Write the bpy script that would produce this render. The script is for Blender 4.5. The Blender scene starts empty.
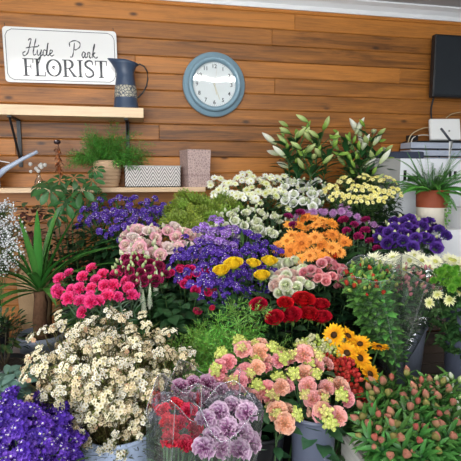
import bpy, math, random
from mathutils import Vector as V, Matrix, Quaternion, noise
rnd = random.Random(7)
PI = math.pi
SC = bpy.context.scene
COL = SC.collection
def S(r, g, b):
    f = lambda c: (c/255/12.92) if c/255 <= .04045 else ((c/255+.055)/1.055)**2.4
    return (f(r), f(g), f(b))

# ------------------------------------------------------------------ camera, light, exposure
FPX = 450.0; YAW = math.radians(11); PITCH = math.radians(7); CAM = V((0, 0, 1.6))
Fw = V((math.sin(YAW)*math.cos(PITCH), math.cos(YAW)*math.cos(PITCH), -math.sin(PITCH)))
Rt = V((math.cos(YAW), -math.sin(YAW), 0)); Up = Rt.cross(Fw)
cam = bpy.data.cameras.new('camera'); camo = bpy.data.objects.new('camera', cam); COL.objects.link(camo)
cam.sensor_width = 36; cam.lens = 36*FPX/461; cam.clip_start = .02
camo.matrix_world = Matrix.Translation(CAM) @ Matrix((Rt, Up, -Fw)).transposed().to_4x4()
SC.camera = camo
def at(px, py, Y):
    r = Fw + Rt*((px-230.5)/FPX) + Up*((230.5-py)/FPX)
    return CAM + r*(Y/r.y)
def to_px(p):
    d = p-CAM; z = d.dot(Fw)
    return (230.5+FPX*d.dot(Rt)/z, 230.5-FPX*d.dot(Up)/z)

w = bpy.data.worlds.new('world'); SC.world = w; w.use_nodes = True
bg = w.node_tree.nodes['Background']; bg.inputs[0].default_value = (.80, .90, 1.0, 1); bg.inputs[1].default_value = .28
def area(name, loc, target, sx, sy, power, col):
    l = bpy.data.lights.new(name, 'AREA'); l.shape = 'RECTANGLE'; l.size = sx; l.size_y = sy; l.energy = power; l.color = col
    o = bpy.data.objects.new(name, l); COL.objects.link(o); o.location = loc
    o.rotation_euler = (V(target)-V(loc)).to_track_quat('-Z', 'Y').to_euler(); return o
area('shop_window_daylight', (-1.3, -2.2, 2.0), (.3, 2.2, 1.2), 3.0, 1.9, 135, (.95, .98, 1.0))
SC.view_settings.view_transform = 'Standard'; SC.view_settings.look = 'None'
SC.view_settings.exposure = 0.42; SC.view_settings.gamma = 1.0; SC.view_settings.use_curve_mapping = False

# ------------------------------------------------------------------ materials
def newmat(name):
    m = bpy.data.materials.new(name); m.use_nodes = True; nt = m.node_tree
    return m, nt, nt.nodes['Principled BSDF']
def simple(name, col, rough=.6, metal=0, bump=0, bscale=40, var=.0, spec=.5, emit=0):
    m, nt, p = newmat(name); N = nt.nodes; L = nt.links
    p.inputs['Base Color'].default_value = (*col, 1); p.inputs['Roughness'].default_value = rough
    p.inputs['Metallic'].default_value = metal; p.inputs['Specular IOR Level'].default_value = spec
    if emit: p.inputs['Emission Color'].default_value = (*col, 1); p.inputs['Emission Strength'].default_value = emit
    tc = N.new('ShaderNodeTexCoord'); nz = N.new('ShaderNodeTexNoise'); nz.inputs['Scale'].default_value = bscale; nz.inputs['Detail'].default_value = 5
    L.new(tc.outputs['Object'], nz.inputs['Vector'])
    if var:
        mp = N.new('ShaderNodeMapRange'); mp.inputs[3].default_value = 1-var; mp.inputs[4].default_value = 1+var
        mx = N.new('ShaderNodeVectorMath'); mx.operation = 'SCALE'; mx.inputs[0].default_value = col
        L.new(nz.outputs[0], mp.inputs[0]); L.new(mp.outputs[0], mx.inputs['Scale']); L.new(mx.outputs[0], p.inputs['Base Color'])
    if bump:
        b = N.new('ShaderNodeBump'); b.inputs['Strength'].default_value = bump; b.inputs['Distance'].default_value = .01
        L.new(nz.outputs[0], b.inputs['Height']); L.new(b.outputs[0], p.inputs['Normal'])
    return m
def organic(name, rough, trans, var, sat=1.0, spec=.3, nscale=60):
    m, nt, p = newmat(name); N = nt.nodes; L = nt.links
    a = N.new('ShaderNodeAttribute'); a.attribute_name = 'Col'
    oi = N.new('ShaderNodeObjectInfo'); tc = N.new('ShaderNodeTexCoord')
    nz = N.new('ShaderNodeTexNoise'); nz.inputs['Scale'].default_value = nscale; L.new(tc.outputs['Object'], nz.inputs['Vector'])
    ad = N.new('ShaderNodeMath'); ad.operation = 'ADD'; L.new(oi.outputs['Random'], ad.inputs[0]); L.new(nz.outputs[0], ad.inputs[1])
    mp = N.new('ShaderNodeMapRange'); mp.inputs[1].default_value = .3; mp.inputs[2].default_value = 1.7
    mp.inputs[3].default_value = 1-var; mp.inputs[4].default_value = 1+var; L.new(ad.outputs[0], mp.inputs[0])
    hs = N.new('ShaderNodeHueSaturation'); hs.inputs['Saturation'].default_value = sat
    hr = N.new('ShaderNodeMapRange'); hr.inputs[3].default_value = .5-var*.05; hr.inputs[4].default_value = .5+var*.05
    L.new(oi.outputs['Random'], hr.inputs[0]); L.new(hr.outputs[0], hs.inputs['Hue'])
    L.new(mp.outputs[0], hs.inputs['Value']); L.new(a.outputs['Color'], hs.inputs['Color'])
    p.inputs['Roughness'].default_value = rough; p.inputs['Specular IOR Level'].default_value = spec
    L.new(hs.outputs[0], p.inputs['Base Color'])
    t = N.new('ShaderNodeBsdfTranslucent'); L.new(hs.outputs[0], t.inputs[0])
    mx = N.new('ShaderNodeMixShader'); mx.inputs[0].default_value = trans
    L.new(p.outputs[0], mx.inputs[1]); L.new(t.outputs[0], mx.inputs[2]); L.new(mx.outputs[0], N['Material Output'].inputs[0])
    return m
PET = organic('petal', .65, .25, .12)
LEAF = organic('leaf', .42, .12, .28, spec=.45)
COLM = organic('painted_colour', .5, 0, .03)

def wood(name, dark, light, sx=1.2, sz=16, rough=.35, knots=True, var=1.0, coat=0, dist=1.3):
    m, nt, p = newmat(name); N = nt.nodes; L = nt.links
    tc = N.new('ShaderNodeTexCoord'); at_ = N.new('ShaderNodeAttribute'); at_.attribute_name = 'Col'
    sep = N.new('ShaderNodeSeparateColor'); L.new(at_.outputs['Color'], sep.inputs[0])
    mpg = N.new('ShaderNodeMapping'); L.new(tc.outputs['Object'], mpg.inputs[0])
    cb = N.new('ShaderNodeCombineXYZ'); mu = N.new('ShaderNodeMath'); mu.operation = 'MULTIPLY'; mu.inputs[1].default_value = 17.3
    L.new(sep.outputs[0], mu.inputs[0]); L.new(mu.outputs[0], cb.inputs[0]); L.new(cb.outputs[0], mpg.inputs['Location'])
    # knots
    mk = N.new('ShaderNodeMapping'); mk.inputs['Scale'].default_value = (4.0, .01, 9.0); L.new(mpg.outputs[0], mk.inputs[0])
    vo = N.new('ShaderNodeTexVoronoi'); vo.inputs['Scale'].default_value = 1.0; vo.inputs['Randomness'].default_value = .9; L.new(mk.outputs[0], vo.inputs['Vector'])
    kr = N.new('ShaderNodeMapRange'); kr.interpolation_type = 'SMOOTHERSTEP'; kr.inputs[1].default_value = .02; kr.inputs[2].default_value = .17; kr.inputs[3].default_value = 1; kr.inputs[4].default_value = 0
    L.new(vo.outputs['Distance'], kr.inputs[0])
    # grain
    mg = N.new('ShaderNodeMapping'); mg.inputs['Scale'].default_value = (sx, 1, sz); L.new(mpg.outputs[0], mg.inputs[0])
    n1 = N.new('ShaderNodeTexNoise'); n1.inputs['Scale'].default_value = 1.6; n1.inputs['Detail'].default_value = 6; n1.inputs['Distortion'].default_value = dist; n1.inputs['Roughness'].default_value = .72
    L.new(mg.outputs[0], n1.inputs['Vector'])
    mg2 = N.new('ShaderNodeMapping'); mg2.inputs['Scale'].default_value = (2.5, 1, 160); L.new(mpg.outputs[0], mg2.inputs[0])
    n2 = N.new('ShaderNodeTexNoise'); n2.inputs['Scale'].default_value = 1; n2.inputs['Detail'].default_value = 3; L.new(mg2.outputs[0], n2.inputs['Vector'])
    a1 = N.new('ShaderNodeMath'); a1.operation = 'MULTIPLY_ADD'; a1.inputs[1].default_value = .35; L.new(n2.outputs[0], a1.inputs[0]); L.new(n1.outputs[0], a1.inputs[2])
    a2 = N.new('ShaderNodeMath'); a2.operation = 'MULTIPLY_ADD'; a2.inputs[1].default_value = .30*var; L.new(sep.outputs[1], a2.inputs[0]); L.new(a1.outputs[0], a2.inputs[2])
    cr = N.new('ShaderNodeValToRGB'); cr.color_ramp.elements[0].position = .48; cr.color_ramp.elements[0].color = (*dark, 1)
    cr.color_ramp.elements[1].position = 1.08-.1; cr.color_ramp.elements[1].color = (*light, 1); L.new(a2.outputs[0], cr.inputs[0])
    out = cr.outputs[0]
    if knots:
        mx = N.new('ShaderNodeMixRGB'); mx.inputs[2].default_value = (dark[0]*.35, dark[1]*.3, dark[2]*.3, 1)
        km = N.new('ShaderNodeMath'); km.operation = 'MULTIPLY'; km.inputs[1].default_value = .85; L.new(kr.outputs[0], km.inputs[0])
        L.new(km.outputs[0], mx.inputs[0]); L.new(out, mx.inputs[1]); out = mx.outputs[0]
    L.new(out, p.inputs['Base Color']); p.inputs['Roughness'].default_value = rough; p.inputs['Coat Weight'].default_value = coat
    b = N.new('ShaderNodeBump'); b.inputs['Strength'].default_value = .15; b.inputs['Distance'].default_value = .004
    L.new(a1.outputs[0], b.inputs['Height']); L.new(b.outputs[0], p.inputs['Normal'])
    return m
M_WALL = wood('varnished_pine', S(74, 42, 16), S(190, 121, 50), sx=1.1, sz=15, rough=.5, dist=.8)
M_PINE = wood('pale_pine', S(200, 160, 118), S(240, 210, 172), rough=.5, knots=True)
M_CRATE = wood('dark_stained_wood', S(38, 30, 26), S(92, 76, 64), rough=.7, knots=False)
M_WHITEWOOD = wood('whitewashed_wood', S(186, 180, 170), S(228, 224, 216), rough=.6, knots=False)
M_CEIL = simple('ceiling_paint', S(196, 198, 202), .8, var=.03)
M_TRIM = simple('white_gloss_trim', S(238, 240, 242), .4)
M_FLOOR = simple('floor_vinyl', S(92, 88, 84), .5, var=.15, bscale=6)
M_BLACK = simple('black_metal', S(26, 28, 32), .45)
M_BLACKP = simple('black_plastic', S(24, 25, 28), .35)
M_DARKP = simple('dark_grey_plastic', S(60, 64, 74), .4)
M_GREYP = simple('grey_plastic', S(122, 128, 142), .4, var=.05, bscale=12)
M_BLUEP = simple('pale_blue_plastic', S(172, 186, 212), .35, var=.04, bscale=9)
M_SLATE = simple('slate_plastic', S(92, 98, 116), .42, var=.05, bscale=9)
M_WHITE = simple('white_enamel', S(240, 240, 238), .22)
M_SIGN = simple('sign_enamel', S(240, 240, 238), .12, spec=.7)
M_INK = simple('black_ink', S(34, 38, 46), .4)
M_CLOCKB = simple('clock_blue_paint', S(128, 158, 174), .35, var=.04)
M_CLOCKF = simple('clock_face', S(238, 240, 240), .5)
M_NAVY = simple('navy_enamel', S(58, 74, 98), .4, var=.1, bscale=20)
M_TERRA = simple('terracotta', S(150, 72, 44), .7, var=.12, bscale=20)
M_CREAM = simple('cream_glaze', S(232, 222, 204), .5, var=.04)
M_TABLE = simple('grey_table_top', S(142, 146, 152), .55, var=.08, bscale=15, bump=.05)
M_SOIL = simple('soil', S(46, 34, 26), .95, bump=.6, bscale=90, var=.3)
M_BARK = simple('bark', S(110, 76, 52), .85, bump=.8, bscale=50, var=.35)
M_JUTE = simple('jute_ribbon', S(196, 160, 120), .9, bump=.4, bscale=200, var=.1)
M_WICKER = simple('dark_wicker', S(72, 44, 36), .8, var=.3, bscale=60)
M_TV = simple('tv_screen', S(40, 45, 50), .2, spec=.6)
M_PRINT = simple('printer_white', S(236, 238, 242), .4)
M_PRINTG = simple('printer_grey', S(158, 156, 152), .45)
M_PRINTD = simple('printer_dark', S(56, 62, 80), .4)
M_CARD = simple('white_card', S(238, 238, 240), .6, var=.04)
M_RED = simple('red_ink', S(190, 40, 50), .5)
M_CABLE = simple('beige_cable', S(196, 176, 140), .5)
M_LAMP = simple('fluorescent_diffuser', (1, .98, .94), .4, emit=24)
def clearmat(name, rough=.08, tint=(1, 1, 1), opac=.12, bump=.0, bsc=12, haze=0):
    m, nt, p = newmat(name); N = nt.nodes; L = nt.links; N.remove(p)
    tr = N.new('ShaderNodeBsdfTransparent'); tr.inputs[0].default_value = (*tint, 1)
    gl = N.new('ShaderNodeBsdfGlossy'); gl.inputs['Roughness'].default_value = rough
    lw = N.new('ShaderNodeLayerWeight'); lw.inputs[0].default_value = .22
    ad = N.new('ShaderNodeMath'); ad.operation = 'MULTIPLY_ADD'; ad.inputs[1].default_value = .55; ad.inputs[2].default_value = opac; ad.use_clamp = True
    L.new(lw.outputs['Fresnel'], ad.inputs[0])
    if haze:
        df = N.new('ShaderNodeBsdfDiffuse'); df.inputs[0].default_value = (.9, .93, .95, 1); mh = N.new('ShaderNodeMixShader'); mh.inputs[0].default_value = haze
        L.new(tr.outputs[0], mh.inputs[1]); L.new(df.outputs[0], mh.inputs[2]); tr = mh
    mx = N.new('ShaderNodeMixShader'); L.new(ad.outputs[0], mx.inputs[0]); L.new(tr.outputs[0], mx.inputs[1]); L.new(gl.outputs[0], mx.inputs[2])
    L.new(mx.outputs[0], N['Material Output'].inputs[0])
    if bump:
        tc = N.new('ShaderNodeTexCoord'); nz = N.new('ShaderNodeTexNoise'); nz.inputs['Scale'].default_value = bsc; nz.inputs['Detail'].default_value = 3
        b = N.new('ShaderNodeBump'); b.inputs['Strength'].default_value = bump; b.inputs['Distance'].default_value = .02
        L.new(tc.outputs['Object'], nz.inputs[0]); L.new(nz.outputs[0], b.inputs['Height']); L.new(b.outputs[0], gl.inputs['Normal']); L.new(b.outputs[0], lw.inputs['Normal'])
    return m
M_CELLO = clearmat('cellophane', .09, (.95, .965, .965), .13, .35, 14, .018)
M_FOLD = clearmat('cellophane_fold', .1, (.95, .965, .965), .3, 0, 14, .35)
M_GLASS = clearmat('clear_glass', .05, (.95, .97, .97), .06)

# ------------------------------------------------------------------ mesh builder
def lerp(a, b, t): return tuple(a[i]+(b[i]-a[i])*t for i in range(3))
class G:
    def __init__(s): s.v = []; s.f = []; s.c = []; s.smooth = True
    def vert(s, p, c): s.v.append(tuple(p)); s.c.append(c); return len(s.v)-1
    def patch(s, fn, nu, nv):
        b = len(s.v)
        for j in range(nv+1):
            for i in range(nu+1):
                p, c = fn(-1+2*i/nu, j/nv); s.vert(p, c)
        for j in range(nv):
            for i in range(nu):
                a = b+j*(nu+1)+i; s.f.append((a, a+1, a+nu+2, a+nu+1))
    def tube(s, pts, rads, col, n=5, cap=False):
        b = len(s.v); pts = [V(p) for p in pts]; k = len(pts)
        for i, p in enumerate(pts):
            d = (pts[min(i+1, k-1)]-pts[max(i-1, 0)])
            if d.length < 1e-9: d = V((0, 0, 1))
            d.normalize(); x = d.orthogonal().normalized() if abs(d.z) > .999 else d.cross(V((0, 0, 1))).normalized(); y = d.cross(x)
            r = rads[i] if hasattr(rads, '__len__') else rads
            cc = col[i] if isinstance(col, list) else col
            for j in range(n):
                a = 2*PI*j/n; s.vert(p+x*(r*math.cos(a))+y*(r*math.sin(a)), cc)
        for i in range(k-1):
            for j in range(n):
                s.f.append((b+i*n+j, b+i*n+(j+1) % n, b+(i+1)*n+(j+1) % n, b+(i+1)*n+j))
        if cap:
            s.f.append(tuple(b+(k-1)*n+j for j in range(n))); s.f.append(tuple(b+n-1-j for j in range(n)))
    def ball(s, c, r, col, n=6, m=4, axis=V((0, 0, 1)), col2=None):
        if not hasattr(r, '__len__'): r = (r, r, r)
        q = V((0, 0, 1)).rotation_difference(V(axis)); b = len(s.v); c = V(c)
        for j in range(m+1):
            t = PI*j/m
            for i in range(n):
                a = 2*PI*i/n
                s.vert(c+q @ V((r[0]*math.sin(t)*math.cos(a), r[1]*math.sin(t)*math.sin(a), -r[2]*math.cos(t))), lerp(col, col2, j/m) if col2 else col)
        for j in range(m):
            for i in range(n): s.f.append((b+j*n+i, b+j*n+(i+1) % n, b+(j+1)*n+(i+1) % n, b+(j+1)*n+i))
    def leaf(s, base, d, up, L, W, bend=.3, col=(.05, .12, .03), col2=None, fold=.25, nv=5, wide=.5, tw=0):
        d = V(d).normalized(); side = d.cross(V(up))
        side = side.normalized() if side.length > 1e-4 else d.orthogonal().normalized()
        nrm = side.cross(d).normalized(); base = V(base); col2 = col2 or col
        pw = math.log(.5)/math.log(wide)
        def fn(u, v):
            ww = W*.5*max(0.0, math.sin(PI*min(v**pw, 1)))**.8 if v < 1 else 0
            ww = max(ww, W*.03 if v < 1 else 0)
            a = tw*v; sd = side*math.cos(a)+nrm*math.sin(a)
            p = base+d*(L*v*(1-.25*bend*v))-nrm*(bend*L*v*v)+sd*(u*ww)+nrm*(abs(u)*ww*fold)
            k = .85 if abs(u) < .5 else 1
            return p, tuple(x*(1.15 if abs(u) < .5 else 1) for x in lerp(col, col2, v))
        s.patch(fn, 2, nv)
    def box(s, c, d, col=(1, 1, 1), rot=None):
        b = len(s.v); c = V(c); q = rot or Matrix.Identity(3)
        for z in (-1, 1):
            for y in (-1, 1):
                for x in (-1, 1): s.vert(c+q @ V((x*d[0]/2, y*d[1]/2, z*d[2]/2)), col)
        for f in ((0, 2, 3, 1), (4, 5, 7, 6), (0, 1, 5, 4), (2, 6, 7, 3), (0, 4, 6, 2), (1, 3, 7, 5)): s.f.append(tuple(b+i for i in f))
    def lathe(s, prof, n=32, c=(0, 0, 0), col=(1, 1, 1)):
        b = len(s.v); k = len(prof)
        for r, z in prof:
            for j in range(n):
                a = 2*PI*j/n; s.vert((c[0]+r*math.cos(a), c[1]+r*math.sin(a), c[2]+z), col)
        for i in range(k-1):
            for j in range(n): s.f.append((b+i*n+j, b+i*n+(j+1) % n, b+(i+1)*n+(j+1) % n, b+(i+1)*n+j))
    def ribbon(s, pts, ws, y=0, col=(1, 1, 1), th=.0015):
        # flat stroke in the x-z plane, with thickness towards -y
        P = [V((p[0], 0, p[1])) for p in pts]; k = len(P); b = len(s.v)
        for i in range(k):
            d = P[min(i+1, k-1)]-P[max(i-1, 0)]
            d = d.normalized() if d.length > 1e-9 else V((1, 0, 0))
            n = V((-d.z, 0, d.x)); wv = ws[i] if hasattr(ws, '__len__') else ws
            for sg in (-1, 1):
                for yy in (y, y-th): s.vert(P[i]+n*(sg*wv/2)+V((0, yy, 0)), col)
        for i in range(k-1):
            a = b+i*4; e = a+4
            s.f += [(a+1, a+3, e+3, e+1), (a, a+1, e+1, e), (a+2, e+2, e+3, a+3)]
        s.f += [(b, b+2, b+3, b+1), (b+(k-1)*4, b+(k-1)*4+1, b+(k-1)*4+3, b+(k-1)*4+2)]
    def add(s, o, M, tint=1):
        b = len(s.v)
        for p, c in zip(o.v, o.c): s.v.append(tuple(M @ V(p))); s.c.append(tuple(x*tint for x in c))
        s.f += [tuple(i+b for i in f) for f in o.f]
    def mesh(s, name, mat, smooth=None):
        me = bpy.data.meshes.new(name); me.from_pydata(s.v, [], s.f)
        at_ = me.color_attributes.new('Col', 'FLOAT_COLOR', 'POINT')
        flat = []
        for c in s.c: flat += [c[0], c[1], c[2], 1]
        at_.data.foreach_set('color', flat)
        if smooth if smooth is not None else s.smooth: me.polygons.foreach_set('use_smooth', [True]*len(me.polygons))
        me.materials.append(mat); me.update(); return me
    def build(s, name, mat, parent=None, loc=(0, 0, 0), smooth=None, bevel=0):
        o = bpy.data.objects.new(name, s.mesh(name, mat, smooth)); COL.objects.link(o); o.parent = parent; o.location = loc
        if bevel:
            md = o.modifiers.new('bevel', 'BEVEL'); md.width = bevel; md.segments = 2; md.limit_method = 'ANGLE'
        return o
def flat(fn):
    g = G(); g.smooth = False; fn(g); return g
def empty(name, loc=(0, 0, 0), rot=None):
    o = bpy.data.objects.new(name, None); COL.objects.link(o); o.location = loc; o.empty_display_size = .02
    if rot is not None: o.rotation_mode = 'QUATERNION'; o.rotation_quaternion = rot
    return o
def tag(o, label=None, cat=None, group=None, kind=None):
    if label: o['label'] = label
    if cat: o['category'] = cat
    if group: o['group'] = group
    if kind: o['kind'] = kind
    return o
def copy_tree(o, parent=None):
    c = o.copy(); COL.objects.link(c); c.parent = parent
    for ch in list(KIDS.get(o.name, [])): copy_tree(ch, c)
    return c
KIDS = {}
def put(parent, name, me, loc=(0, 0, 0), d=(0, 0, 1), sc=1, roll=None):
    o = bpy.data.objects.new(name, me); COL.objects.link(o); o.parent = parent; o.location = loc
    o.rotation_mode = 'QUATERNION'
    q = V((0, 0, 1)).rotation_difference(V(d).normalized())
    o.rotation_quaternion = q @ Quaternion((0, 0, 1), roll if roll is not None else rnd.uniform(0, 2*PI)); o.scale = (sc,)*3
    KIDS.setdefault(parent.name, []).append(o); return o
def bx(name, mat, c, d, parent=None, bevel=.002, rot=None):
    g = G(); g.smooth = False; g.box((0, 0, 0), d, (rnd.random(), rnd.random(), rnd.random()), rot)
    return g.build(name, mat, parent, c, bevel=bevel)

# ------------------------------------------------------------------ room
YW = 2.95
def wall_boards():
    g = G(); g.smooth = False
    z = -.037; hgt = .1032; k = 0
    while z < 2.68:
        x = -3.0 - rnd.uniform(0, 1.5)
        while x < 4.2:
            ln = rnd.choice([1.8, 2.4, 3.0, 3.6]); x1 = min(x+ln, 4.2); x0 = max(x, -3.0)
            if x1 > x0+.02:
                c = (rnd.random(), rnd.random(), rnd.random()); e = .0028; h = min(hgt, 2.69-z)
                # board with a rounded V-groove edge
                prof = [(0, 0.008), (.0015, .003), (.006, 0), (h-.006, 0), (h-.0015, .003), (h, .008)]
                b = len(g.v)
                for (zz, yy) in prof:
                    for xx, ye in ((x0+.0005, .005), (x0+e, 0), (x1-e, 0), (x1-.0005, .005)): g.vert((xx, YW+yy+ye*.6, z+zz), c)
                for i in range(5):
                    for j in range(3): a = b+i*4+j; g.f.append((a, a+1, a+5, a+4))
            x += ln
        z += hgt; k += 1
    g.box((.6, YW+.06, 1.35), (7.3, .08, 2.7), (.2, .1, .1))
    return g
o = wall_boards().build('wall_back', M_WALL); tag(o, kind='structure')
for nm, c, d, m in (('floor', (.6, .2, -.02), (7.2, 5.6, .04), M_FLOOR), ('ceiling', (.6, .25, 2.77), (7.2, 5.6, .06), M_CEIL),
                    ('wall_left', (-3.03, .2, 1.35), (.06, 5.6, 2.7), M_CEIL), ('wall_right', (4.23, .2, 1.35), (.06, 5.6, 2.7), M_CEIL)):
    o = bx(nm, m, c, d, bevel=0); tag(o, kind='structure')
g = G(); prof = [(0, 0), (-.012, 0), (-.016, .03), (-.04, .055), (-.07, .07), (-.07, .082), (0, .082)]
for x in (-3.0, 4.2):
    for (yy, zz) in prof: g.vert((x, YW+yy, 2.667+zz*.9), (1, 1, 1))
for i in range(6): g.f.append((i, i+1, i+8, i+7))
tag(g.build('trim_1', M_TRIM, smooth=False), kind='structure')

# strip light that the sign and the clock mirror
cl = empty('ceiling_light', (0.2, 0.75, 2.74)); tag(cl, 'long white fluorescent ceiling light mirrored in the sign and clock glass', 'ceiling light')
bx('housing', M_WHITE, (0, 0, -.02), (3.0, .14, .04), cl); 
g = G(); g.tube([(-1.45, 0, -.065), (1.45, 0, -.065)], .03, (1, 1, 1), 14, True); g.build('diffuser', M_LAMP, cl)

# ------------------------------------------------------------------ wall: shelves, sign, clock, jug, screen
def catmull(P, n=6):
    P = [V((p[0], 0, p[1])) for p in P]; out = []
    Q = [P[0]*2-P[1]]+P+[P[-1]*2-P[-2]]
    for i in range(1, len(Q)-2):
        for k in range(n):
            t = k/n; a, b, c, d = Q[i-1:i+3]
            p = .5*((2*b)+(c-a)*t+(2*a-5*b+4*c-d)*t*t+(3*b-a-3*c+d)*t**3); out.append((p.x, p.z))
    out.append((P[-1].x, P[-1].z)); return out
o = bx('wall_shelf', M_PINE, (-.665, 2.835, 1.959), (1.36, .23, .056), bevel=.002); tag(o, 'upper pale pine wall shelf holding the navy jug', 'shelf')
o = bx('wall_shelf', M_PINE, (-.415, 2.835, 1.515), (1.58, .23, .028), bevel=.002); tag(o, 'long lower pale pine wall shelf holding plant pots and tins', 'shelf')
for x, lab, diag in ((-.085, 'black metal bracket under the end of the upper shelf beside the tin box', 0), (-.72, 'black metal bracket with diagonal strut above the watering can', 1)):
    g = G(); g.smooth = False
    g.box((0, -.006, -.14), (.022, .012, .28)); g.box((0, -.1, -.004), (.022, .2, .008))
    if diag: g.tube([(0, -.008, -.25), (0, -.19, -.01)], .007, (1, 1, 1), 6)
    else: g.tube([(0, -.008, -.08), (0, -.08, -.01)], .006, (1, 1, 1), 6)
    tag(g.build('shelf_bracket', M_BLACK, None, (x, YW-.001, 1.930)), lab, 'bracket')

SX0, SZ0, SW, SH = -.772, 2.142, .64, .312
sg = empty('shop_sign', (SX0, 2.925, SZ0), Quaternion((0, 1, 0), math.radians(-.6))); tag(sg, 'white enamel shop sign reading Hyde Park Florist above the shelf', 'sign')
g = G(); b = []
cr = .02; ol = []
for cx, cz, a0 in ((SW-cr, SH-cr, 0), (cr, SH-cr, 90), (cr, cr, 180), (SW-cr, cr, 270)):
    for k in range(5): a = math.radians(a0+k*22.5); ol.append((cx+cr*math.cos(a), cz+cr*math.sin(a)))
n = len(ol)
for y in (0, -.006):
    for x, z in ol: g.vert((x, y, z), (1, 1, 1))
g.f.append(tuple(range(n, 2*n))); g.f.append(tuple(range(n-1, -1, -1)))
for i in range(n): g.f.append((i, (i+1) % n, n+(i+1) % n, n+i))
g.build('sign_plate', M_SIGN, sg, smooth=False)
g = G(); g.smooth = False; m_ = .014; cc = .035
bo = [(m_, m_+cc), (m_, SH-m_-cc), (m_+.012, SH-m_-.012), (m_+cc, SH-m_), (SW-m_-cc, SH-m_), (SW-m_-.012, SH-m_-.012), (SW-m_, SH-m_-cc), (SW-m_, m_+cc), (SW-m_-.012, m_+.012), (SW-m_-cc, m_), (m_+cc, m_), (m_+.012, m_+.012), (m_, m_+cc)]
g.ribbon(bo, .0028, -.006); g.build('border_line', M_INK, sg)
TK, TN = .15, .05
def arc(cx, cz, rx, rz, a0, a1, n=16): return [(cx+rx*math.cos(math.radians(a0+(a1-a0)*i/n)), cz+rz*math.sin(math.radians(a0+(a1-a0)*i/n))) for i in range(n+1)]
def ow(n=16, a0=0, a1=360): return [TN+(TK-TN)*abs(math.cos(math.radians(a0+(a1-a0)*i/n))) for i in range(n+1)]
GL = {
 'F': (.62, [([(.16, 0), (.16, 1)], TK), ([(0, .02), (.34, .02)], TN), ([(0, .98), (.6, .98)], TN), ([(.16, .52), (.44, .52)], TN), ([(.59, 1), (.57, .74)], TN), ([(.45, .66), (.45, .38)], TN)]),
 'L': (.64, [([(.16, 0), (.16, 1)], TK), ([(0, .98), (.34, .98)], TN), ([(0, .02), (.6, .02)], TN), ([(.58, 0), (.6, .28)], TN)]),
 'O': (.88, [(arc(.42, .5, .38, .47, 0, 360, 28), ow(28))]),
 'R': (.80, [([(.16, 0), (.16, 1)], TK), ([(0, .02), (.34, .02)], TN), ([(0, .98), (.4, .98)], TN), (arc(.34, .74, .24, .24, 90, -90, 12), [TN+(TK-TN)*math.sin(PI*i/12) for i in range(13)]), ([(.16, .5), (.36, .5)], TN), ([(.36, .5), (.66, .06), (.8, .01)], [.1, .15, .04])]),
 'I': (.40, [([(.18, 0), (.18, 1)], TK), ([(.02, .02), (.34, .02)], TN), ([(.02, .98), (.34, .98)], TN)]),
 'S': (.62, [(catmull([(.5, .74), (.46, .93), (.28, .98), (.09, .86), (.1, .66), (.3, .52), (.48, .36), (.5, .14), (.28, .02), (.1, .08), (.05, .28)], 4), [TN+(TK*.9-TN)*math.sin(PI*i/40) for i in range(41)])]),
 'T': (.72, [([(.34, 0), (.34, 1)], TK), ([(.18, .02), (.5, .02)], TN), ([(.0, .98), (.68, .98)], TN), ([(.01, 1), (.03, .72)], TN), ([(.67, 1), (.65, .72)], TN)]),
}
x = .100; sc = .099
for ch in 'FLORIST':
    wd, st = GL[ch]; g = G(); g.smooth = False
    for pts, ww in st:
        g.ribbon([(px*sc, pz*sc) for px, pz in pts], [v*sc for v in ww] if hasattr(ww, '__len__') else ww*sc, -.006)
    g.build('letter', M_INK, sg, (x, 0, .038))
    if ch == 'O':
        g = G(); 
        for r in (.008, .0045): g.ribbon(arc(0, 0, r, r, 0, 300, 12), .0035, -.006)
        g.ribbon([(.002, -.008), (.006, -.02)], .003, -.006); g.build('rose_emblem', M_INK, sg, (x+.42*sc, 0, .038+.52*sc))
    x += wd*sc*1.045
def script(strokes, ox, oz, w_=.0060):
    g = G(); g.smooth = False
    for st in strokes:
        pts = catmull(st, 6); k = len(pts)
        g.ribbon([(a*.001, b*.001) for a, b in pts], [w_*(.55+.6*abs(math.sin(i*.45))) for i in range(k)], -.006)
    g.build('script_word', M_INK, sg, (ox, 0, oz))
script([[(8, 22), (-8, 10), (0, -4), (20, 14), (34, 60), (42, 88), (36, 94), (26, 82)], [(70, 96), (60, 60), (50, 18), (54, 2), (66, 8)], [(10, 40), (36, 46), (74, 50), (84, 60)],
        [(74, 34), (72, 10), (80, 2), (92, 20), (96, 34), (90, 0), (80, -34), (70, -46), (68, -34), (86, -8), (104, 8)],
        [(124, 30), (110, 32), (104, 12), (112, 0), (124, 14), (136, 74), (124, 24), (128, 2), (140, 8)],
        [(140, 10), (154, 20), (156, 32), (146, 32), (142, 12), (150, 0), (166, 8)]], .112, .155)
script([[(30, 84), (24, 40), (14, 4), (2, 2)], [(2, 60), (4, 84), (34, 96), (60, 84), (58, 60), (36, 44), (24, 48)],
        [(88, 30), (76, 32), (70, 12), (78, 0), (90, 28), (88, 4), (96, 2), (102, 12)],
        [(102, 12), (106, 32), (116, 26), (112, 4), (118, 0), (124, 8)], [(130, 0), (140, 70), (146, 78), (142, 60), (130, 16), (146, 32), (134, 18), (148, 0), (160, 8)]], .366, .152)
for hx in (.012, SW-.02):
    g = G(); g.tube([(hx, -.003, SH-.006), (hx+.004, -.008, SH+.012), (hx, -.002, SH+.02)], .0018, (1, 1, 1), 5); g.build('hook', M_BLACK, sg)

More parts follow.
